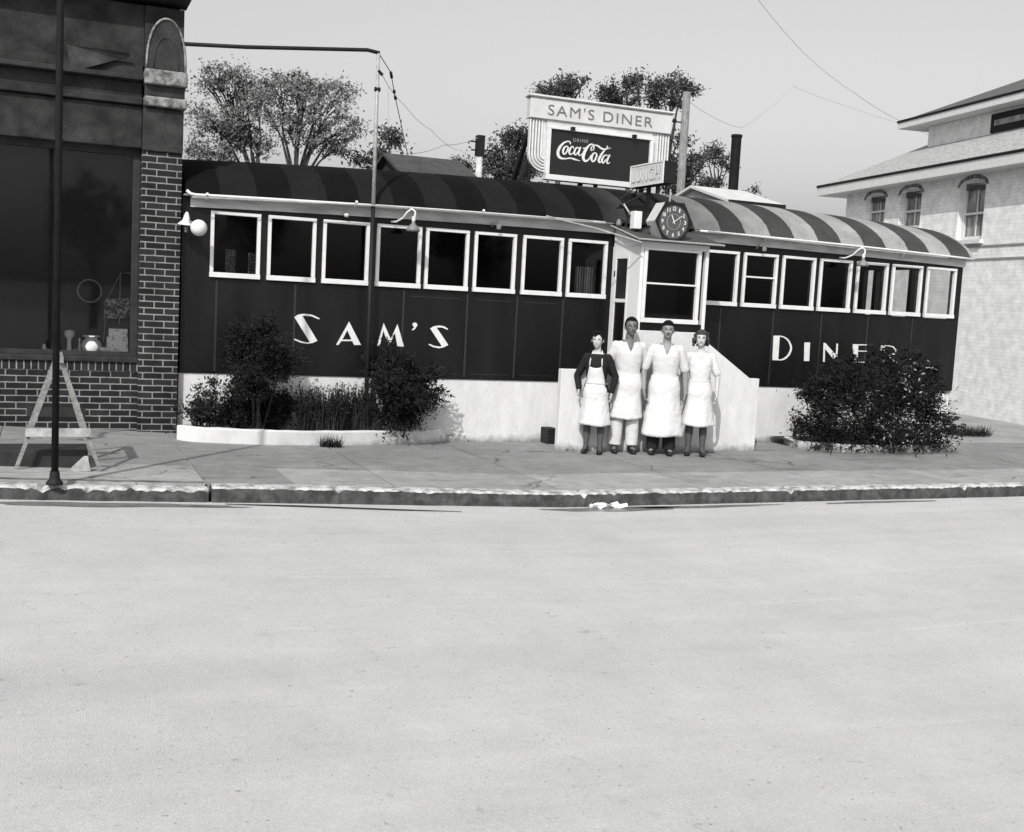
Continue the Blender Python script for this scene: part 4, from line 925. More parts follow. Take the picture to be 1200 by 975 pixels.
tree(bs(880, 12), ft(880, 240, 12), [(882, 225, 5, 4), (886, 221, 4, 3), (898, 236, 4, 4), (876, 228, 5, 3)], 12, 350, leaf_b, .08, 'scrap of tree top above the pale tin roof', cl=.08, per=16, r0=.03)

def shrub(px_blobs, Y, n, leaf, size, label, cl=.07, per=30, shell=.2, wid=.35, up=0.0, stems=8, name='shrub', foot=None, cat='shrub', extra=None, dep=.8, sprigs=0):
    B = blobs3(px_blobs, Y, dep); fx = np.mean([c[0] for c, r in B]) if foot is None else foot[0]; fy = Y if foot is None else foot[1]
    base = Vector((fx, fy, gz(fx)+.05)); t = thing(name, base, label, cat)
    P, subs = scatter(B, n, per, cl, shell, clump=.8 if sprigs else 0); P = P[P[:, 2] > gz(fx)+.03]; P = P[P[:, 1] < -.04] if Y < 0 else P
    V, Fc = leafmesh(P, size, wid, up); numesh('foliage', V, Fc, leaf, t)
    if extra:
        lf, nn, sz, blb = extra; B2 = blobs3(blb, Y-.42, .5); P2, _ = scatter(B2, nn, 10, cl*.8, .2); V, Fc = leafmesh(P2, sz, .4); numesh('pale_leaves', V, Fc, lf, t)
    mb = MB()
    if sprigs:
        L3 = []; cen = np.mean([c for c, r in B], 0)
        for i in range(sprigs):
            c, r = B[RNG.integers(len(B))]; d = RNG.normal(size=3)*np.array([1, .5, .9]); d[2] = abs(d[2])*.8+.1; d[1] = -abs(d[1]); d /= np.linalg.norm(d)
            o_ = (c-cen); o_ /= (np.linalg.norm(o_)+1e-6); d = d*.6+o_*.7; d /= np.linalg.norm(d); e0 = c; ln_ = (r.mean()*1.0+RNG.uniform(.05, .28)); e1 = c+d*ln_+np.array([0, 0, -.10*RNG.random()])
            if e1[1] > -.05: e1[1] = -.05
            if e1[2] < gz(fx)+.1: continue
            m1 = (e0+e1)/2+np.array([0, 0, .04]); mb.tube([tuple(e0), tuple(m1), tuple(e1)], [.005, .004, .0015], 4)
            for k in range(16):
                t_ = RNG.uniform(.35, 1.02); q_ = (1-t_)**2*e0+2*t_*(1-t_)*m1+t_*t_*e1; L3.append(q_+RNG.normal(size=3)*.014)
        V, Fc = leafmesh(np.array(L3), size*1.05, .4, up); numesh('sprig_leaves', V, Fc, leaf, t)
    for c, r in B:
        c = Vector(c); b0 = base+Vector((random.uniform(-.08, .08), random.uniform(-.05, .05), 0)); mb.tube([b0, b0.lerp(c, .5)+Vector((0, 0, .05)), c], [.016, .012, .005], 5)
    mb.build('stem', bark, t); return t
shrub([(297, 400, 16, 14), (292, 420, 28, 18), (315, 415, 20, 20), (300, 445, 38, 22), (290, 470, 42, 24), (315, 475, 32, 22), (300, 492, 44, 12), (285, 405, 10, 12), (312, 395, 10, 12), (330, 430, 12, 16)], -.42, 28000, shrub_d, .045, 'tall dark conical evergreen in the left planter', cl=.06, shell=.1, up=.5, sprigs=150)
shrub([(235, 470, 12, 12), (228, 482, 14, 10), (245, 485, 14, 12), (232, 455, 4, 8), (218, 478, 6, 6), (250, 462, 8, 20)], -.35, 1500, shrub_m, .055, 'sparse leafy weed at the left end of the planter', cl=.05, per=14, shell=.2, wid=.35)
shrub([(462, 425, 16, 14), (470, 440, 26, 18), (455, 458, 28, 22), (480, 465, 24, 22), (490, 450, 14, 14), (465, 485, 36, 16), (495, 470, 12, 16), (445, 440, 14, 14), (500, 443, 6, 5), (503, 462, 5, 6)], -.32, 19000, shrub_d, .05, 'dark bushy evergreen at the right end of the left planter', cl=.06, shell=.1, up=.3, sprigs=120)
shrub([(1010, 445, 34, 16), (1040, 442, 30, 14), (985, 455, 28, 18), (965, 470, 20, 24), (1000, 480, 40, 26), (1045, 475, 38, 26), (1076, 470, 24, 26), (1085, 490, 20, 20), (985, 505, 40, 18), (1040, 508, 46, 16), (1085, 508, 30, 14), (1065, 440, 20, 12), (955, 500, 14, 16), (995, 432, 14, 8), (1030, 428, 12, 8), (1060, 428, 10, 9), (1085, 442, 12, 8), (950, 462, 8, 9), (1000, 522, 46, 9), (1070, 522, 40, 9), (1102, 500, 8, 12)], -.95, 40000, shrub_d, .065, 'large spreading dark shrub before the word on the right', cl=.12, per=34, shell=.1, up=.25, wid=.25,
      sprigs=260, extra=(shrub_p, 130, .05, [(1075, 430, 10, 9), (1064, 445, 5, 8), (1015, 470, 9, 7), (1060, 480, 12, 8), (1090, 492, 14, 9), (1040, 500, 12, 8), (1100, 500, 10, 8), (1025, 515, 16, 6), (1070, 515, 18, 6)]))
shrub([(936, 490, 7, 10), (942, 500, 8, 10), (932, 500, 6, 10), (930, 486, 4, 5)], -.6, 420, shrub_m, .05, 'small leafy weed at the left edge of the large right shrub', cl=.05, per=12)
# tufts of upright grassy plants in the middle of the left planter
def blades(px0, px1, pyb, h, n, Y, label, m=shrub_m, lean=.25, name='grassy_plant', w=.008):
    rr = random.Random(int(px0)); a, b = at(px0, pyb, Y), at(px1, pyb, Y); mb = MB()
    for i in range(n):
        x = rr.uniform(a.x, b.x); y = Y+rr.uniform(-.12, .1); z = gz(x)+.08; hh = h*rr.uniform(.5, 1.1); dx = rr.gauss(0, lean)*hh; dy = rr.gauss(0, lean)*hh
        th = rr.uniform(0, PI); ex, ey = math.cos(th)*w, math.sin(th)*w; P = []
        for t in (0, .35, .7, 1):
            P.append((x+dx*t*t, y+dy*t*t, z+hh*t*(1-.12*t*abs(dx)/hh*4)))
        vs = []
        for k, p in enumerate(P):
            q = (1, .9, .6, .1)[k]; vs += [(p[0]-ex*q, p[1]-ey*q, p[2]), (p[0]+ex*q, p[1]+ey*q, p[2])]
        mb.add(vs, [(2*k, 2*k+1, 2*k+3, 2*k+2) for k in range(3)])
        for _ in range(rr.randint(1, 4)):
            t = rr.uniform(.3, .95); c = Vector((x+dx*t*t, y+dy*t*t, z+hh*t)); d = Vector((rr.uniform(-1, 1), rr.uniform(-1, 1), rr.uniform(.1, 1))).normalized()*.05; s = d.cross(Vector((rr.uniform(-1, 1), rr.uniform(-1, 1), rr.uniform(-1, 1)))).normalized()*.010
            mb.add([c, c+d*.5+s, c+d, c+d*.5-s], [(0, 1, 2, 3)])
    o = mb.build(name, m, org=((a.x+b.x)/2, Y, gz(a.x)+.08), fixn=False); tag(o, label, 'plant'); return o
blades(348, 398, 500, .62, 520, -.36, 'tall grassy plant in the left planter beside the conical evergreen', lean=.14)
blades(392, 438, 500, .66, 520, -.26, 'tall grassy plant in the left planter beside the bushy evergreen', lean=.14)
blades(225, 262, 505, .35, 60, -.4, 'short grass tuft under the leafy weed at the planter end', lean=.4)
# weed drooping over planter rim, tuft beside steps
def tuft(px, py, r, n, label, m=shrub_d, hgt=.09):
    p = atg(px, py); rr = random.Random(int(px)); mb = MB()
    for i in range(n):
        a = rr.uniform(0, 2*PI); q = rr.random()**.6*r; c = Vector((p.x+q*math.cos(a), p.y+q*math.sin(a)*.5, gz(p.x)+.002)); d = Vector((rr.gauss(0, .5), rr.gauss(0, .5), 1)).normalized()*hgt*rr.uniform(.5, 1.2); s = Vector((rr.uniform(-1, 1), rr.uniform(-1, 1), 0)).normalized()*.006
        mb.add([c-s, c+s, c+d+s*.2], [(0, 1, 2)])
    tag(mb.build('weed_tuft', m, org=(p.x, p.y, gz(p.x)), fixn=False), label, 'weed')
tuft(665, 528, .16, 260, 'low dark weed tuft at the left foot of the porch steps wall')
tuft(388, 524, .14, 200, 'dark weed tuft growing at the foot of the left planter kerb', hgt=.16)
tuft(1135, 510, .5, 500, 'dark weeds beside the right end of the diner', hgt=.2)

for i, (tx, ty, th, lab) in enumerate(((2.0, -36, 6.5, 'left'), (9.5, -39, 7.5, 'middle'), (19, -37, 6, 'right'))):
    t = thing('tree', (tx, ty, -.2), lab + ' one of the dark trees across the street', 'tree', 'trees across the street')
    B = [(np.array([tx+random.uniform(-1.3, 1.3), ty+random.uniform(-1, 1), th*random.uniform(.55, .9)]), np.array([1.1, 1.1, .9])) for _ in range(9)]
    P, subs = scatter(B, 5000, 40, .25, .3); V, Fc = leafmesh(P, .2); numesh('crown', V, Fc, leaf_b, t)
    mb = MB(); mb.tube([(tx, ty, -.2), (tx+.1, ty, th*.3), (tx, ty, th*.7)], [.2, .16, .08], 8)
    for c, r in B: mb.tube([(tx, ty, th*.35), tuple(c)], [.08, .03], 6)
    mb.build('trunk', bark, t, smooth=True)
# ------------------------------------------------------------------ sawhorse, boards, street pole (left)
sw = thing('sawhorse', atg(75, 560), 'slim wooden sawhorse trestle on the pavement beside the dark street pole', 'sawhorse')
g = gz(.3); fy = -3.25
apx = at(71, 424, fy); f1 = Vector((at(117, 562, fy).x, fy, g+.0)); f0 = Vector((2*apx.x-f1.x-.02, fy, g)); apx = Vector((apx.x, fy, apx.z))
mb = MB(); dv = Vector((0, .75, 0))
mb.bar(f1, apx+Vector((.01, 0, .0)), .034, .025, up=(0, 1, 0)); lg = mb.build('leg', wood, sw)
mb = MB(); mb.bar(f0, apx+Vector((-.03, .035, 0)), .034, .025, up=(0, 1, 0)); mb.build('leg', wood, sw)
mb = MB(); mb.bar(f1+dv+Vector((-.05, 0, 0)), apx+dv, .034, .025, up=(0, 1, 0)); mb.build('leg', wood, sw)
mb = MB(); mb.bar(f0+dv, apx+dv+Vector((-.03, .035, 0)), .034, .025, up=(0, 1, 0)); mb.build('leg', wood, sw)
mb = MB(); mb.bar(apx+Vector((-.01, -.06, .02)), apx+dv+Vector((-.01, .06, .02)), .07, .05); mb.build('top_beam', wood, sw)
mb = MB(); zc = g+.36; tt = (zc-g)/(apx.z-g); mb.bar(f0.lerp(apx, tt)+Vector((-.05, -.03, 0)), f1.lerp(apx, tt)+Vector((.04, -.03, 0)), .025, .075, up=(0, 0, 1)); mb.build('tie_board', mat('pale_board', .36, .85, .4, 8), sw)
mb = MB(); mb.bar(f0.lerp(apx, tt)+dv+Vector((-.05, .03, .1)), f1.lerp(apx, tt)+dv+Vector((.02, .03, .1)), .025, .09); mb.build('tie_board', wood_d, sw)
mb = MB(); mb.box(-.55, .42, fy+.15, fy+.62, g, g+.17); tag(mb.build('dark_plank_pile', wood_d, bevel=.01, org=(0, fy+.4, g)), 'pile of dark planks lying between the legs of the sawhorse', 'planks')
mb = MB(); q0 = Vector((.24, fy-.06, g)); mb.prism([(0, 0), (.20, .0), (.17, .14), (.14, .14)], q0, X_, Z_, Y_, .04); tag(mb.build('wooden_wedge', mat('pale_board', .55), org=q0), 'pale wooden wedge leaning at the foot of the sawhorse', 'wedge')
mb = MB(); pb = atg(64, 567); mb.tube([(pb.x, pb.y-.0, g), (pb.x, pb.y, 6.5)], .030, 12)
sp_ = thing('street_pole', (pb.x, pb.y, g), 'dark thin street pole standing beside the sawhorse', 'pole'); mb.build('shaft', chimney_m, sp_, smooth=True)
mb = MB(); mb.lathe([(.07, 0), (.07, .02), (.045, .05), (.038, .12)], (pb.x, pb.y, g), seg=14); mb.build('foot_collar', blackmetal, sp_)

# ------------------------------------------------------------------ things behind the diner
def pole(px, py, Y, r, m, label, capm=None):
    p = at(px, py, Y); t = thing('utility_pole', (p.x, p.y, 0), label, 'utility pole', 'utility poles behind the diner')
    mb = MB(); mb.tube([(p.x, p.y, -.1), (p.x, p.y, p.z)], [r*1.15, r], 12); mb.build('shaft', m, t, smooth=True)
    return t, p
polem = mat('weathered_pole', .17, .9, .45, 6, .4, 30, stretch=(6, 6, 1)); polel = mat('pale_pole', .45, .9, .2, 6)
t, p = pole(805, 108, 9, .095, polem, 'tall weathered utility pole rising right of the rooftop sign')
mb = MB(); mb.bar(p+Vector((-.5, 0, -.72)), p+Vector((-.1, 0, -.70)), .03); mb.ball(p+Vector((-.28, 0, -.68)), .06, .04, .05, 8, 6); mb.build('bracket', blackmetal, t)
t, p = pole(563, 160, 9, .07, polel, 'short pale utility pole left of the rooftop sign')
mb = MB(); mb.box(p.x-.08, p.x+.08, p.y-.09, p.y+.09, p.z-.42, p.z+.02); mb.bar(p+Vector((-.25, 0, -.12)), p+Vector((0, 0, -.12)), .03); mb.bar(p+Vector((-.2, 0, -.3)), p+Vector((0, 0, -.3)), .03); mb.build('transformer', blackmetal, t)
p = at(863.5, 158, 6); ch = thing('iron_chimney', (p.x, 6, 0), 'black iron smokestack rising behind the tin roofed shed', 'chimney')
mb = MB(); mb.tube([(p.x, 6, 0), (p.x, 6, p.z)], .105, 16, caps=False); mb.lathe([(.105, -.06), (.118, -.05), (.118, 0), (.09, .0), (.09, -.3)], (p.x, 6, p.z), seg=16); mb.build('stack', chimney_m, ch, smooth=True)
def shed(pr0, pr1, Yr, Ye, drop, m_roof, m_wall, label, m_eave):
    a, b = at(*pr0, Yr), at(*pr1, Yr); x0, x1 = a.x, b.x; zr = (a.z+b.z)/2; ze = zr-drop
    t = thing('shed', ((x0+x1)/2, Yr, 0), label, 'shed', 'sheds behind the diner')
    Yb = 2*Yr-Ye
    mb = MB(); th = .05
    for (ya, yb) in ((Ye-.12, Yr), (Yb+.12, Yr)):
        za = ze-.12*drop/abs(Yr-Ye)
        vs = [(x0-.1, ya, za), (x1+.1, ya, za), (x1+.1, yb, zr), (x0-.1, yb, zr)]; lo = [(v[0], v[1], v[2]-th) for v in vs]
        mb.add(vs+lo, [(0, 1, 2, 3), (7, 6, 5, 4), (0, 4, 5, 1), (1, 5, 6, 2), (3, 7, 4, 0)])
    mb.build('roof', m_roof, t)
    mb = MB(); mb.add([(x, y, z) for x in (x0, x1) for (y, z) in ((Ye, 0), (Yb, 0), (Yb, ze-.06), (Yr, zr-.06), (Ye, ze-.06))], [(0, 1, 2, 3, 4), (9, 8, 7, 6, 5), (0, 4, 9, 5), (1, 6, 7, 2)]); mb.build('wall', m_wall, t)
    mb = MB(); za = ze-.12*drop/abs(Yr-Ye); mb.box(x0-.1, x1+.1, Ye-.15, Ye-.122, za-.17, za-.0); mb.build('eave_board', m_eave, t)
shed((814, 217), (868, 224), 5.6, 4.3, .34, tin, mat('grey_boards', .32, .8, .1, 5), 'low shed with pale tin roof behind the right of the diner', blackmetal)
shed((455, 180), (532, 187), 5.0, 3.9, .42, tar, mat('dark_boards', .02, .8), 'low dark roofed shed behind the diner right of the slim pole', blackmetal)

# ------------------------------------------------------------------ pale house (right)
O = Vector((18.97, 4.46, 0)); dh = ray(288, 332); dh = Vector((dh.x, dh.y, 0)).normalized(); nh = Vector((-dh.y, dh.x, 0))
if nh.dot(CO-O) < 0: nh = -nh      # nh points toward the camera / diner side
def onw(x, y, off=0): return atp(x, y, O+nh*off, nh)
def tu(p): return (p-O).dot(dh)
far = tu(onw(987, 300)); near = -9.0
zs_ = onw(1070, 206).z
ho = thing('pale_house', O, 'two storey pale brick house with wide eaves and arched windows at the right', 'house')
wz = onw(987, 232).z
ovh = .42; ef = onw(1050, 203, ovh); ezh = ef.z           # fascia height
# window openings on wall plane
wins = [((1014, 1037), (227, 264)), ((1054, 1079), (221, 268)), ((1123, 1153), (211, 281))]
def arch(u0, u1, z0, z1, n=8, rise=.12):
    pts = [(u0, z0), (u1, z0)]
    for k in range(n+1):
        a = PI*k/n; pts.append(((u0+u1)/2+(u1-u0)/2*math.cos(a), z1-rise+rise*math.sin(a)))
    return pts
holes = []; HW = []
for (xa, xb), (ya, yb) in wins:
    xm = (xa+xb)/2; u0, u1 = sorted((tu(onw(xa, (ya+yb)/2)), tu(onw(xb, (ya+yb)/2)))); z1 = onw(xm, ya).z; z0 = onw(xm, yb).z
    holes.append(arch(u0, u1, z0, z1)); HW.append((u0, u1, z0, z1))
# openings further along (outside the frame) and downstairs are left plain
outer = [(near, -.5), (far, -.5), (far, ezh-.02), (near, ezh-.02)]
T = .3
me = curve_mesh(splines=[outer]+holes, depth=T); mb = MB(); mb.mesh(me, lambda c: O+dh*c.x+Z_*c.y+nh*(c.z-T/2))
wl = mb.build('wall', hbrick, ho)
mb = MB(); D = 9.0
c0 = O+dh*far; c1 = O+dh*near
mb.add([c0-nh*T, c0-nh*D, c0-nh*D+Z_*ezh, c0-nh*T+Z_*ezh, c0-nh*T-dh*.25, c0-nh*D-dh*.25, c0-nh*D+Z_*ezh-dh*.25, c0-nh*T+Z_*ezh-dh*.25], [(0, 1, 2, 3), (4, 7, 6, 5), (0, 3, 7, 4)])
mb.add([c1-nh*T, c1-nh*D, c1-nh*D+Z_*ezh, c1-nh*T+Z_*ezh], [(0, 1, 2, 3)]); mb.add([c1-nh*D, c0-nh*D, c0-nh*D+Z_*ezh, c1-nh*D+Z_*ezh], [(0, 1, 2, 3)])
mb.build('wall', hbrick, ho)
glassdark = mat('curtained_glass', .10, .3, 0, 4, 0, col2=.32, ramp=(.4, .6), spec=.5, stretch=(3, 3, .6))
for (u0, u1, z0, z1) in HW:
    def pt(u, z, o): return O+dh*u+Z_*z+nh*o
    w_ = u1-u0
    me = curve_mesh(splines=[arch(u0+.004, u1-.004, z0+.004, z1-.004), arch(u0+.07, u1-.07, z0+.09, z1-.10)], depth=.06); mb = MB(); mb.mesh(me, lambda c: O+dh*c.x+Z_*c.y+nh*(c.z-.15))
    fr_ = mb.build('window', trim, ho)
    mb = MB(); mb.obox(pt((u0+u1)/2, (z0+z1)/2, -.20), dh*(w_/2-.03), nh*.01, Z_*((z1-z0)/2-.04)); mb.build('pane', glassdark, fr_)
    mb = MB(); mb.obox(pt((u0+u1)/2, (z0*.55+z1*.45), -.15), dh*(w_/2-.07), nh*.02, Z_*.025); mb.obox(pt((u0+u1)/2, z0+(z1-z0)*.5, -.165), dh*.014, nh*.01, Z_*((z1-z0)/2-.1)) if w_ > .1 else None
    mb.build('sash_bar', trim, fr_)
    mb = MB(); mb.obox(pt((u0+u1)/2, z0-.05, .03), dh*(w_/2+.08), nh*.07, Z_*.045); mb.build('window_sill', trim, fr_)
    me = curve_mesh(splines=[[((u0+u1)/2+(w_/2+.09)*math.cos(a), z1-.14+.25*math.sin(a)) for a in np.linspace(0, PI, 14)]+[((u0+u1)/2+(w_/2+.01)*math.cos(a), z1-.13+.15*math.sin(a)) for a in np.linspace(PI, 0, 14)]], depth=.02)
    mb = MB(); mb.mesh(me, lambda c: O+dh*c.x+Z_*c.y+nh*(c.z+.005)); mb.build('arch_hood', stone_l, fr_)
    mb = MB(); mb.obox(pt((u0+u1)/2, z1-.13, -.13), dh*(w_/2-.06), nh*.01, Z_*.07); mb.build('blind', mat('dark_blind', .06, .8), fr_)
# belt lines
mb = MB()
for yy in (289, 304):
    z = onw(1140, yy).z; mb.obox(O+dh*((far+near)/2)+Z_*z+nh*.01, dh*((far-near)/2-.01), nh*.012, Z_*.018)
mb.split('belt_line', mat('belt_grey', .25, .8), ho)
# main hip roof with soffit and fascia
def hip(uN, uF, o0, o1, z, rise, ov, name, m, fh=.20, inset=None, ovf=.9):
    # rectangle u in [uN,uF], offset o in [o1(back, negative), o0(front)]
    a = [(uN-ov, o0+ov), (uF+ovf, o0+ov), (uF+ovf, o1-ov), (uN-ov, o1-ov)]
    P = [O+dh*u+nh*o+Z_*z for u, o in a]; hw = (o0-o1)/2+ov; om = (o0+o1)/2
    rN, rF = uN-ov+hw, uF+ovf-hw
    if rN > rF: rN = rF = (uN+uF)/2
    Rn, Rf = O+dh*rN+nh*om+Z_*(z+rise), O+dh*rF+nh*om+Z_*(z+rise)
    mb = MB(); up = Z_*.012
    mb.add([P[0]+up, P[1]+up, P[2]+up, P[3]+up, Rn+up, Rf+up], [(0, 1, 5, 4), (1, 2, 5), (2, 3, 4, 5), (3, 0, 4)]); r = mb.build('roof', m, ho)
    mb = MB(); d = Z_*-.0
    mb.add(P+[p-Z_*fh for p in P], [(0, 1, 5, 4), (1, 2, 6, 5), (2, 3, 7, 6), (3, 0, 4, 7), (4, 5, 6, 7)]); mb.build('eave', trim, ho)
    mb = MB()
    for i in range(4):
        q0, q1 = P[i], P[(i+1) % 4]; mb.tube([q0+Z_*.01, q1+Z_*.01], .035, 6)
    mb.build('drip_edge', blackmetal, ho)
hip(near, far, 0, -D, ezh, 2.6, ovh, 'main', shingle, fh=.24)
# tower / upper storey
tin_ = 1.35
ou = -tin_; Ot = O+nh*ou
def onT(x, y, off=0): return atp(x, y, Ot+nh*off, nh)
tf = tu(onT(1087, 170)); et = onT(1110, 129, .45).z
mb = MB(); zb = ezh
mb.obox(O+dh*((tf-7)/2)+nh*(ou-3)+Z_*((zb+et-.18)/2), dh*((tf+7)/2), nh*3, Z_*((et-.18-zb)/2)); mb.build('upper_storey', hbrick, ho)
za = onT(1120, 177).z; mb = MB(); mb.obox(O+dh*((tf-7)/2)+nh*(ou+.03)+Z_*za, dh*((tf+7)/2), nh*.03, Z_*.05); mb.build('flashing', blackmetal, ho)
ob = tu(onT(1158, 150)); mb = MB(); mb.obox(O+dh*(ob-.9)+nh*(ou+.02)+Z_*((za+et)/2), dh*.75, nh*.03, Z_*((et-za)/2-.25)); wq = mb.build('window', blackmetal, ho)
mb = MB(); mb.obox(O+dh*(ob-.9)+nh*(ou+.055)+Z_*((za+et)/2), dh*.6, nh*.006, Z_*((et-za)/2-.4)); mb.build('pane', glassdark, wq)
hip(-7, tf, ou, ou-6, et, 1.55, .45, 'upper', shingle_d, fh=.17, ovf=.75)

# ------------------------------------------------------------------ PEOPLE
def remesh_obj(mb, voxel, smooth=3):
    me = bpy.data.meshes.new('tmp'); me.from_pydata(mb.v, [], mb.f)
    bm = bmesh.new(); bm.from_mesh(me); bmesh.ops.remove_doubles(bm, verts=bm.verts, dist=1e-6); bmesh.ops.recalc_face_normals(bm, faces=bm.faces); bm.to_mesh(me); bm.free()
    o = bpy.data.objects.new('tmp', me); COL.objects.link(o)
    r = o.modifiers.new('r', 'REMESH'); r.mode = 'VOXEL'; r.voxel_size = voxel; r.adaptivity = 0
    if smooth: s = o.modifiers.new('s', 'SMOOTH'); s.factor = .5; s.iterations = smooth
    dg = bpy.context.evaluated_depsgraph_get(); dg.update(); out = bpy.data.meshes.new_from_object(o.evaluated_get(dg))
    bpy.data.objects.remove(o); bpy.data.meshes.remove(me); return out
def finish(me, name, mats, parent, matf=None, keep=None, smooth=True):
    if keep is not None:
        bm = bmesh.new(); bm.from_mesh(me); bmesh.ops.delete(bm, geom=[f for f in bm.faces if not keep(f.calc_center_median())], context='FACES'); bm.to_mesh(me); bm.free()
    me.materials.clear()
    for q in mats: me.materials.append(q)
    if matf:
        for p in me.polygons: p.material_index = matf(p.center)
    if smooth: me.polygons.foreach_set('use_smooth', [True]*len(me.polygons))
    o = bpy.data.objects.new(name, me); COL.objects.link(o); o.parent = parent; return o
def loft(mb, secs, seg=28, caps=True):
    vs = []; n = len(secs)
    for (z, rx, ry, cy) in secs:
        for k in range(seg):
            a = 2*PI*k/seg; c, s = math.cos(a), math.sin(a); e = .88
            vs.append((rx*math.copysign(abs(c)**e, c), cy+ry*math.copysign(abs(s)**e, s), z))
    fs = [(i*seg+k, i*seg+(k+1) % seg, (i+1)*seg+(k+1) % seg, (i+1)*seg+k) for i in range(n-1) for k in range(seg)]
    if caps: fs += [tuple(range(seg-1, -1, -1)), tuple((n-1)*seg+k for k in range(seg))]
    mb.add(vs, fs)
def hand(mb, wr, d, side, palm_n, s=1.0):
    # wr wrist, d finger direction, palm_n palm normal (towards body); thumb forward
    wr, d, n = Vector(wr), Vector(d).normalized(), Vector(palm_n).normalized(); x = d.cross(n).normalized()
    if x.y > 0: x = -x       # x points forward (-Y): thumb side
    c = wr+d*.052*s; rot = Matrix((x, n, d)).transposed()
    mb.ball(c, .036*s, .017*s, .052*s, 12, 8, rot)
    for k, (o_, l_) in enumerate(((.027, .040), (.010, .046), (-.008, .042), (-.025, .034))):
        b0 = wr+d*.088*s+x*o_*s; m1 = b0+d*l_*.55*s+n*.006*s; m2 = m1+d*l_*.5*s+n*.018*s; m3 = m2+d*.016*s+n*.018*s
        mb.cap(b0-d*.02*s, m1, .0095*s, .009*s, 8); mb.cap(m1, m2, .009*s, .0085*s, 8); mb.cap(m2, m3, .0085*s, .0075*s, 8)
    t0 = wr+d*.025*s+x*.022*s; t1 = t0+d*.030*s+x*.022*s+n*.006; t2 = t1+d*.030*s+x*.004*s+n*.01
    mb.cap(t0, t1, .012*s, .0105*s, 8); mb.cap(t1, t2, .0105*s, .009*s, 8)
def person(foot, yaw, h, label, sex, skin, arms, style, seed):
    t = bpy.data.objects.new('person', None); COL.objects.link(t); t.location = foot; t.rotation_euler = (0, 0, yaw); tag(t, label, 'person')
    k = h/1.8; f = sex == 'f'
    wsc = .88 if f else 1.0
    sh = .175*k*wsc; S = lambda *a: tuple(q*k for q in a)
    secs = [(z*k, rx*k*(w_ if f else 1), ry*k, cy*k) for z, rx, ry, cy, w_ in ((.84, .13, .10, 0, 1.0), (.92, .168, .118, .005, 1.03), (1.0, .160, .115, .005, .98), (1.10, .142, .105, 0, .86), (1.22, .158, .115, -.005, .88), (1.33, .172, .122, -.005, .88), (1.42, .168, .108, 0, .86), (1.475, .120, .085, .005, .9), (1.51, .07, .065, .005, .95))]
    b = MB(); loft(b, secs)
    hx, hy, hz = style.get('tilt', 0), -.02*k, 1.685*k; HB = 1.09
    b.cap((0, .008*k, 1.46*k), (hx*.5, 0, 1.60*k), .058*k*wsc, .052*k*wsc)
    b.ball((hx, hy+.008*k, hz+.012*k), .076*HB*k*(.97 if f else 1), .094*k, .108*k, 20, 14)                  # cranium
    b.ball((hx, hy-.028*k, hz-.048*k), .056*HB*k*(.96 if f else 1), .062*k, .066*k, 16, 10)                  # jaw
    b.ball((hx, hy-.062*k, hz-.095*k), .024*k, .022*k, .018*k, 10, 8)
    b.cap((hx, hy-.084*k, hz+.005*k), (hx, hy-.106*k, hz-.034*k), .009*k, .0135*k, 8)        # nose
    for s_ in (-1, 1):
        b.ball((hx+s_*.078*HB*k, hy+.012*k, hz-.012*k), .009*k, .018*k, .030*k, 8, 8)
        b.ball((hx+s_*.036*k, hy-.070*k, hz-.026*k), .018*k, .016*k, .016*k, 8, 6)        # cheek
        b.cap((hx+s_*.012*k, hy-.080*k, hz+.022*k), (hx+s_*.048*k, hy-.068*k, hz+.024*k), .009*k, .008*k, 8)   # brow
    b.cap((hx-.016*k, hy-.084*k, hz-.062*k), (hx+.016*k, hy-.084*k, hz-.062*k), .008*k, .008*k, 8)
    cl = MB(); sk = MB()
    secs2 = [(z, rx+.016*k, ry+.016*k, cy) for z, rx, ry, cy in secs]
    loft(cl, secs2[1:-1] if style['top'] != 'dress' else secs2[1:-1])
    for s_, (el, wr, fd) in zip((-1, 1), arms):
        shp = Vector((s_*sh, .005*k, 1.425*k)); el = Vector(el)*k; wr = Vector(wr)*k
        b.cap((s_*sh*.6, 0, 1.43*k), shp, .058*k*wsc, .058*k*wsc); b.cap(shp, el, .054*k*wsc, .044*k*wsc); b.cap(el, wr, .046*k*wsc, .030*k*wsc)
        hand(b, wr, fd, s_, (-s_, 0, 0), k*(.98 if f else 1.12))
        cl.cap((s_*sh*.55, 0, 1.425*k), shp-Vector((0, 0, .008*k)), .064*k*wsc, .062*k*wsc)
        L_ = style['sleeve']
        if L_ <= 1: e2 = shp.lerp(el, L_); cl.cap(shp, e2, .062*k*wsc, .060*k*wsc); 
        else: cl.cap(shp, el, .068*k*wsc, .054*k*wsc); cl.cap(el, el.lerp(wr, L_-1), .054*k*wsc, .042*k*wsc)
    lx = .088*k*(.95 if f else 1); sp = style.get('stance', .11)*k
    for s_ in (-1, 1):
        kn = (s_*(lx+sp)/2, -.01*k, .50*k); an = (s_*sp, .02*k, .085*k)
        b.cap((s_*lx*.95, 0, .88*k), kn, .088*k, .058*k); b.cap(kn, (an[0]*.9+kn[0]*.1, .03*k, .34*k), .055*k, .058*k); b.cap((an[0]*.9+kn[0]*.1, .03*k, .34*k), an, .058*k, .035*k)
        b.cap(an, (s_*(sp+.02*k), -.10*k, .045*k), .036*k, .030*k)
    body = remesh_obj(b, .0062, 3)
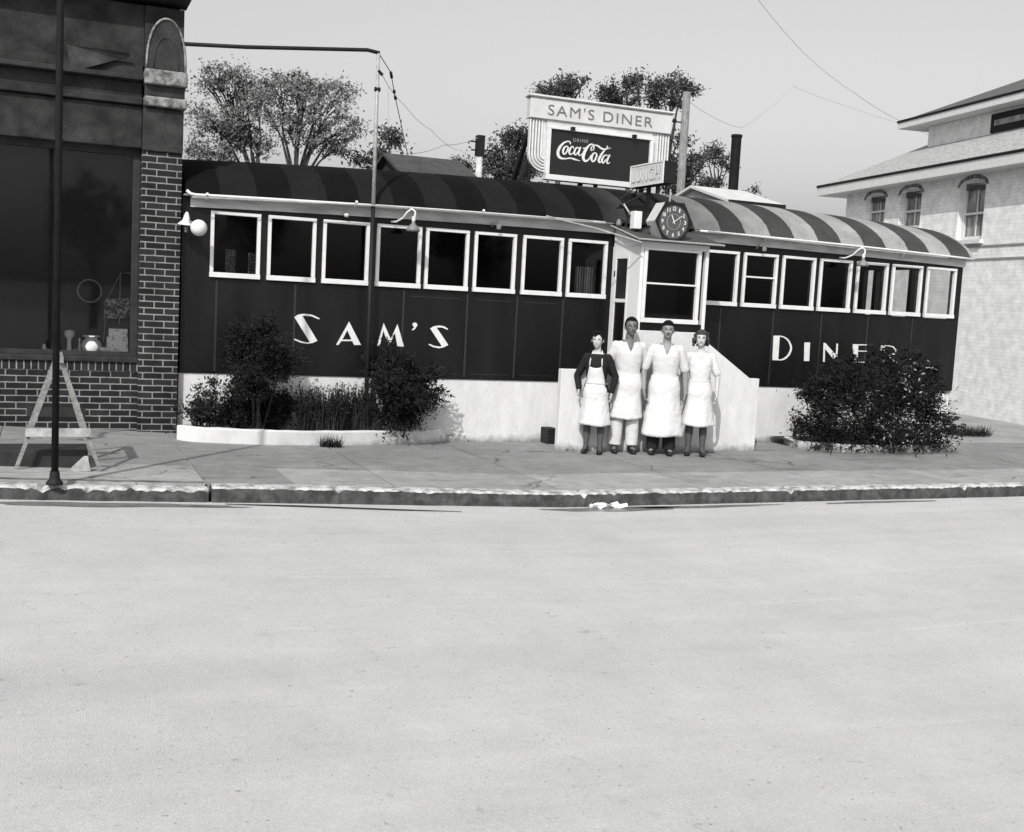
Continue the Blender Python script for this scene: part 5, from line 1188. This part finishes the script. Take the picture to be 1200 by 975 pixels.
    def mf(c):
        q = (c.x-hx, c.y-hy, c.z-hz)
        if c.z > 1.55*k and q[1] < -.045*k:
            ax = abs(q[0])
            if ((ax-.031*k)/(.015*k))**2+((q[2]-.004*k)/(.0075*k))**2 < 1: return 1
            if abs(q[2]-.026*k) < .0055*k and .012*k < ax < .052*k and sex == 'm': return 1
            if abs(q[2]-.025*k) < .0035*k and .014*k < ax < .048*k: return 1
            if (q[0]/(.026*k))**2+((q[2]+.064*k)/(.0085*k))**2 < 1: return 3 if (style.get('smile') and (q[0]/(.020*k))**2+((q[2]+.063*k)/(.005*k))**2 < 1) else 2
            if style.get('moustache') and ax < .026*k and abs(q[2]+.048*k) < .006*k: return 1
        if c.z < .60*k and style.get('stockings'): return 4
        return 0
    finish(body, 'body', [skin, facedark, lips, teeth, stocking], t, mf)
    # hair
    hb = MB(); hb.ball((hx, hy+.014*k, hz+.022*k), .084*HB*k*(.98 if f else 1), .100*k, .110*k, 20, 14)
    if style['hair'] == 'curly':
        rr = random.Random(seed)
        for i in range(46):
            a = rr.uniform(-.15*PI, 1.15*PI); z = rr.uniform(-.10, .075)*k; r_ = (.086+.018*(z < 0))*k
            hb.ball((hx+r_*math.cos(a), hy+.018*k+r_*.95*abs(math.sin(a))*(1 if math.sin(a) > 0 else -.3), hz+z), rr.uniform(.018, .030)*k, None, None, 8, 6)
        for i in range(12):
            a = rr.uniform(.1, .9)*PI; hb.ball((hx+.055*k*math.cos(a), hy-.055*k+rr.uniform(0, .03)*k, hz+.085*k+.012*k*math.sin(a)), .024*k, None, None, 8, 6)
    elif style['hair'] == 'swept':
        for i in range(12):
            a = PI*i/11; hb.ball((hx+.062*k*math.cos(a), hy-.045*k+.01*k*math.sin(a*3), hz+.074*k+.042*k*math.sin(a)), .030*k, .034*k, .028*k, 8, 6)
        hb.ball((hx, hy+.07*k, hz-.03*k), .068*k, .05*k, .07*k, 12, 8)
        for s_ in (-1, 1): hb.ball((hx+s_*.070*k, hy+.03*k, hz-.01*k), .022*k, .04*k, .05*k, 10, 8)
    else:
        hb.ball((hx, hy-.03*k, hz+.092*k), .058*k, .055*k, .026*k, 12, 8)
    hm = remesh_obj(hb, .006, 1)
    def kh(c):
        q = (c.x-hx, c.y-hy, c.z-hz)
        if style['hair'] == 'short':
            line = .062*k if q[1] < -.03*k else (.0 if q[1] < .03*k else -.075*k)
            if q[1] < -.03*k: line = (.060 if not style.get('receding') else .078)*k-.5*max(0, abs(q[0])-.045*k)
            elif q[1] < .0: line = -.01*k
            return q[2] > line
        if style['hair'] == 'swept':
            if q[1] < -.045*k: return q[2] > (.062+.018*math.sin(q[0]*60))*k
            if q[1] < -.0*k: return q[2] > .04*k or (abs(q[0]) > .070*k and q[2] > -.02*k)
            return q[2] > -.085*k
        if q[1] < -.03*k: return q[2] > .055*k or abs(q[0]) > .062*k
        return q[2] > -.13*k
    finish(hm, 'hair', [hairl if style['hair'] == 'curly' else hairm], t, None, kh)
    # top
    cm = remesh_obj(cl, .008, 3)
    zv = style['vneck']*k; ztop = 1.47*k; zw = .98*k if style['top'] != 'dress' else 1.02*k
    def kc(c):
        if c.z < zw: return False if abs(c.x) < .3*k and (style['top'] == 'dress' or c.z < .90*k) else True
        r_ = math.hypot(c.x-hx*.3, (c.y-.005*k))
        if c.z > 1.45*k and r_ < .070*k: return False
        if c.z > zv and c.y < 0 and abs(c.x) < (c.z-zv)*style.get('vw', .42)+.004*k: return False
        return True
    tm = {'shirt': cloth_s, 'sweater': cloth_d, 'dress': cloth_w}[style['top']]
    so = finish(cm, {'shirt': 'shirt', 'sweater': 'sweater', 'dress': 'dress_top'}[style['top']], [tm], t, None, kc)
    sm = so.modifiers.new('s', 'SOLIDIFY'); sm.thickness = .006; sm.offset = 1
    if style['top'] != 'sweater':      # collar: two lapels
        mb = MB()
        for s_ in (-1, 1):
            pts = [(s_*.060*k, -.035*k, 1.515*k), (s_*.072*k, -.02*k, 1.500*k), (s_*.098*k, -.100*k, 1.42*k), (s_*.058*k, -.130*k, 1.375*k), (s_*.035*k, -.128*k, 1.395*k), (s_*.052*k, -.085*k, 1.46*k)]
            pts2 = [(p[0], p[1]-.010*k, p[2]-.004) for p in pts]
            mb.add(pts+pts2, [tuple(range(6)), tuple(range(11, 5, -1))]+[(i, (i+1) % 6, 6+(i+1) % 6, 6+i) for i in range(6)])
        for s_ in (-1, 1): pass
        o = mb.build('collar', tm); o.parent = t
    # skirt / apron
    def skirt(name, z1, z0, r1, r0, m, a0, a1, folds, seed, off=0.0, lift=0):
        rr = random.Random(seed); ph = [rr.uniform(0, 6) for _ in range(4)]; nu, nv = 72, 22; vs = []
        for j in range(nv+1):
            v = j/nv; z = z1+(z0-z1)*v
            for i in range(nu+1):
                a = a0+(a1-a0)*i/nu; q = v**1.1
                rx = r1[0]+(r0[0]-r1[0])*q; ry = r1[1]+(r0[1]-r1[1])*q
                hip_ = .018*k*math.exp(-((z-.93*k)/(.09*k))**2)
                w_ = folds*q*(.6*math.sin(3*a+ph[0]+q)+.45*math.sin(5.3*a+ph[1]+1.5*q)+.16*math.sin(11*a+ph[2]-q*3)*max(0, math.sin(a*1.7+ph[3])))+.002*math.sin(9*a+ph[3]+9*v)*math.sin(14*v+ph[1]+2*a)
                vs.append(((rx+w_+hip_)*math.sin(a), -(ry+w_+hip_)*math.cos(a)+off, z+.008*math.sin(3*a+ph[1])*q))
        mb = MB(); mb.add(vs, [(j*(nu+1)+i, j*(nu+1)+i+1, (j+1)*(nu+1)+i+1, (j+1)*(nu+1)+i) for j in range(nv) for i in range(nu)])
        o = mb.build(name, m, smooth=True, fixn=False); o.parent = t; sd = o.modifiers.new('s', 'SOLIDIFY'); sd.thickness = .006; return o
    wx, wy = (.146*k*(.86 if f else 1)+.028*k, .105*k+.028*k)
    hemx = style['hem_w']*k/2
    full = style.get('full', True)
    A = PI if style['top'] == 'dress' else 2.35
    skirt('skirt' if style['top'] == 'dress' else 'apron', style['waist']*k, style['hem']*k, (wx, wy), (hemx, hemx*.72), cloth_w, -A, A, .014*k, seed, off=.0)
    mb = MB(); P = [((wx+.004)*math.sin(a), -(wy+.004)*math.cos(a), style['waist']*k+.002*math.sin(4*a)) for a in np.linspace(-PI, PI, 40)]
    mb.tube(P, .007 if style['top'] != 'dress' else .010, 6); o = mb.build('waist_band' if style['top'] == 'dress' else 'apron_string', cloth_s, smooth=True); o.parent = t
    if style['top'] == 'sweater':       # bib and straps
        nu, nv = 14, 14; vs = []
        def tor(x, z):
            for (z0_, rx0, ry0, c0_), (z1_, rx1, ry1, c1_) in zip(secs[:-1], secs[1:]):
                if z0_ <= z <= z1_: q = (z-z0_)/(z1_-z0_); rx, ry, cy = rx0+(rx1-rx0)*q, ry0+(ry1-ry0)*q, c0_+(c1_-c0_)*q; break
            xx = min(.97, abs(x)/(rx+.024*k)); return cy-(ry+.027*k)*math.sqrt(1-xx*xx)-.004
        for j in range(nv+1):
            v = j/nv; z = (1.04+.26*v)*k; wd = (.150-.055*v)*k
            for i in range(nu+1):
                u = -1+2*i/nu; zz = z-(.022*k*(1-u*u) if v > .6 else 0)*(v-.6)/.4; vs.append((u*wd, tor(u*wd, zz)-.006, zz))
        mb = MB(); mb.add(vs, [(j*(nu+1)+i, j*(nu+1)+i+1, (j+1)*(nu+1)+i+1, (j+1)*(nu+1)+i) for j in range(nv) for i in range(nu)])
        o = mb.build('bib', cloth_w, smooth=True, fixn=False); o.parent = t; sd = o.modifiers.new('s', 'SOLIDIFY'); sd.thickness = .005
        mb = MB()
        for s_ in (-1, 1):
            P = [(s_*.092*k, tor(.092*k, 1.295*k)-.008, 1.295*k), (s_*.088*k, tor(.088*k, 1.38*k)-.006, 1.38*k), (s_*.078*k, -.085*k, 1.455*k), (s_*.068*k, -.035*k, 1.515*k), (s_*.055*k, .05*k, 1.53*k)]
            mb.tube(P, .009*k, 6)
        o = mb.build('strap', cloth_w, smooth=True); o.parent = t
    if style.get('trousers'):
        m_, tz = style['trousers']; tb = MB()
        for s_ in (-1, 1):
            tb.cap((s_*lx*.95, 0, .86*k), (s_*(lx+sp)/2, -.005, .50*k), .112*k, .090*k); tb.tube([(s_*(lx+sp)/2, -.005, .50*k), (s_*sp, .01*k, tz*k)], [.090*k, .086*k], 16)
        tm_ = remesh_obj(tb, .008, 3); finish(tm_, 'trousers', [m_], t)
    # shoes
    for s_ in (-1, 1):
        sb_ = MB(); x = s_*sp
        sb_.ball((x, .035*k, .05*k), .040*k, .052*k, .050*k, 12, 8); sb_.ball((x+s_*.012*k, -.085*k, .035*k), .045*k, .085*k, .034*k, 14, 8); sb_.ball((x+s_*.006*k, -.02*k, .045*k), .040*k, .08*k, .042*k, 12, 8)
        if f: sb_.cap((x, .055*k, .05*k), (x, .06*k, .018*k), .022*k, .015*k)
        sb_.ball((x+s_*.008*k, -.03*k, .012*k), .045*k, .135*k, .012*k, 14, 6)
        if not f or style.get('boots'): sb_.cap((x, .03*k, .05*k), (x, .025*k, .10*k), .044*k, .043*k)
        sm_ = remesh_obj(sb_, .006, 2); finish(sm_, 'shoe', [leather], t)
    return t
YA = R(-24)
def ftp(px, Y):
    p = at(px, 528, Y); return Vector((p.x, Y, 0))
person(ftp(694, -1.14), YA-R(12), 1.61, 'smiling dark haired woman in dark sweater and white bib apron, leftmost of the four', 'f', skin_l,
       [((-.30, .06, 1.14), (-.25, -.02, .95), (-.1, -.1, -1)), ((.27, .07, 1.15), (.23, .04, .92), (0, -.1, -1))],
       dict(top='sweater', sleeve=1.9, hair='swept', vneck=1.49, vw=.1, waist=1.05, hem=.43, hem_w=.47, smile=True, stockings=True, stance=.105, boots=True, tilt=-.012), 3)
person(ftp(729.5, -1.10), YA+R(7), 1.82, 'tall dark skinned man in white shirt, knee length apron and white trousers', 'm', skin_d,
       [((-.27, .05, 1.16), (-.17, .17, .98), (.3, .3, -1)), ((.265, .08, 1.16), (.14, .20, 1.0), (-.3, .3, -1))],
       dict(top='shirt', sleeve=.92, hair='short', receding=True, vneck=1.36, waist=1.07, hem=.47, hem_w=.44, trousers=(cloth_t, .115), stance=.115, tilt=.014), 5)
person(ftp(773.5, -1.28), YA-R(3), 1.80, 'dark haired man in open white shirt and long shin length apron, arms hanging', 'm', skin_m,
       [((-.285, .04, 1.14), (-.275, -.07, .88), (.12, -.15, -1)), ((.27, .05, 1.13), (.285, .0, .85), (-.12, -.05, -1))],
       dict(top='shirt', sleeve=.86, hair='short', vneck=1.355, waist=1.07, hem=.265, hem_w=.56, trousers=(cloth_d, .08), moustache=True, stance=.11), 8)
person(ftp(814, -1.38), YA-R(7), 1.70, 'smiling curly haired woman in short sleeved white dress, rightmost of the four', 'f', skin_l,
       [((-.24, .08, 1.15), (-.17, .16, .95), (.2, .2, -1)), ((.255, .03, 1.15), (.255, -.03, .90), (-.05, -.1, -1))],
       dict(top='dress', sleeve=.80, hair='curly', vneck=1.38, vw=.38, waist=1.08, hem=.44, hem_w=.48, smile=True, stockings=True, stance=.10, tilt=-.015), 13)

# ------------------------------------------------------------------ light and sky
SUN_EL, SUN_AZ = R(41), R(37)    # az: how far left of straight-on (from the front, -Y)
dsun = Vector((-math.sin(SUN_AZ)*math.cos(SUN_EL), -math.cos(SUN_AZ)*math.cos(SUN_EL), math.sin(SUN_EL)))
sl = bpy.data.lights.new('sun', 'SUN'); sl.energy = 3.5; sl.angle = R(.6); sl.color = (1, .99, .975)
so = bpy.data.objects.new('sun', sl); COL.objects.link(so); so.rotation_euler = dsun.to_track_quat('Z', 'Y').to_euler(); so.location = (-5, -10, 15)
W = bpy.data.worlds.new('World'); scn.world = W; W.use_nodes = True; nt = W.node_tree; N = nt.nodes; L = nt.links
bg = N['Background']; sky = N.new('ShaderNodeTexSky'); sky.sky_type = 'NISHITA'; sky.sun_disc = False; sky.sun_elevation = SUN_EL
sky.sun_rotation = math.atan2(dsun.x, dsun.y); sky.air_density = 1.0; sky.dust_density = 4.0; sky.ozone_density = 1
bw = N.new('ShaderNodeSeparateColor'); L.new(sky.outputs[0], bw.inputs[0]); L.new(bw.outputs[2], bg.inputs[0]); bg.inputs[1].default_value = .15   # blue sensitive film: the sky's blue light alone, as grey
scn.view_settings.view_transform = 'Standard'; scn.view_settings.look = 'None'; scn.view_settings.gamma = 1; scn.view_settings.exposure = 0.06
scn.render.engine = 'CYCLES'
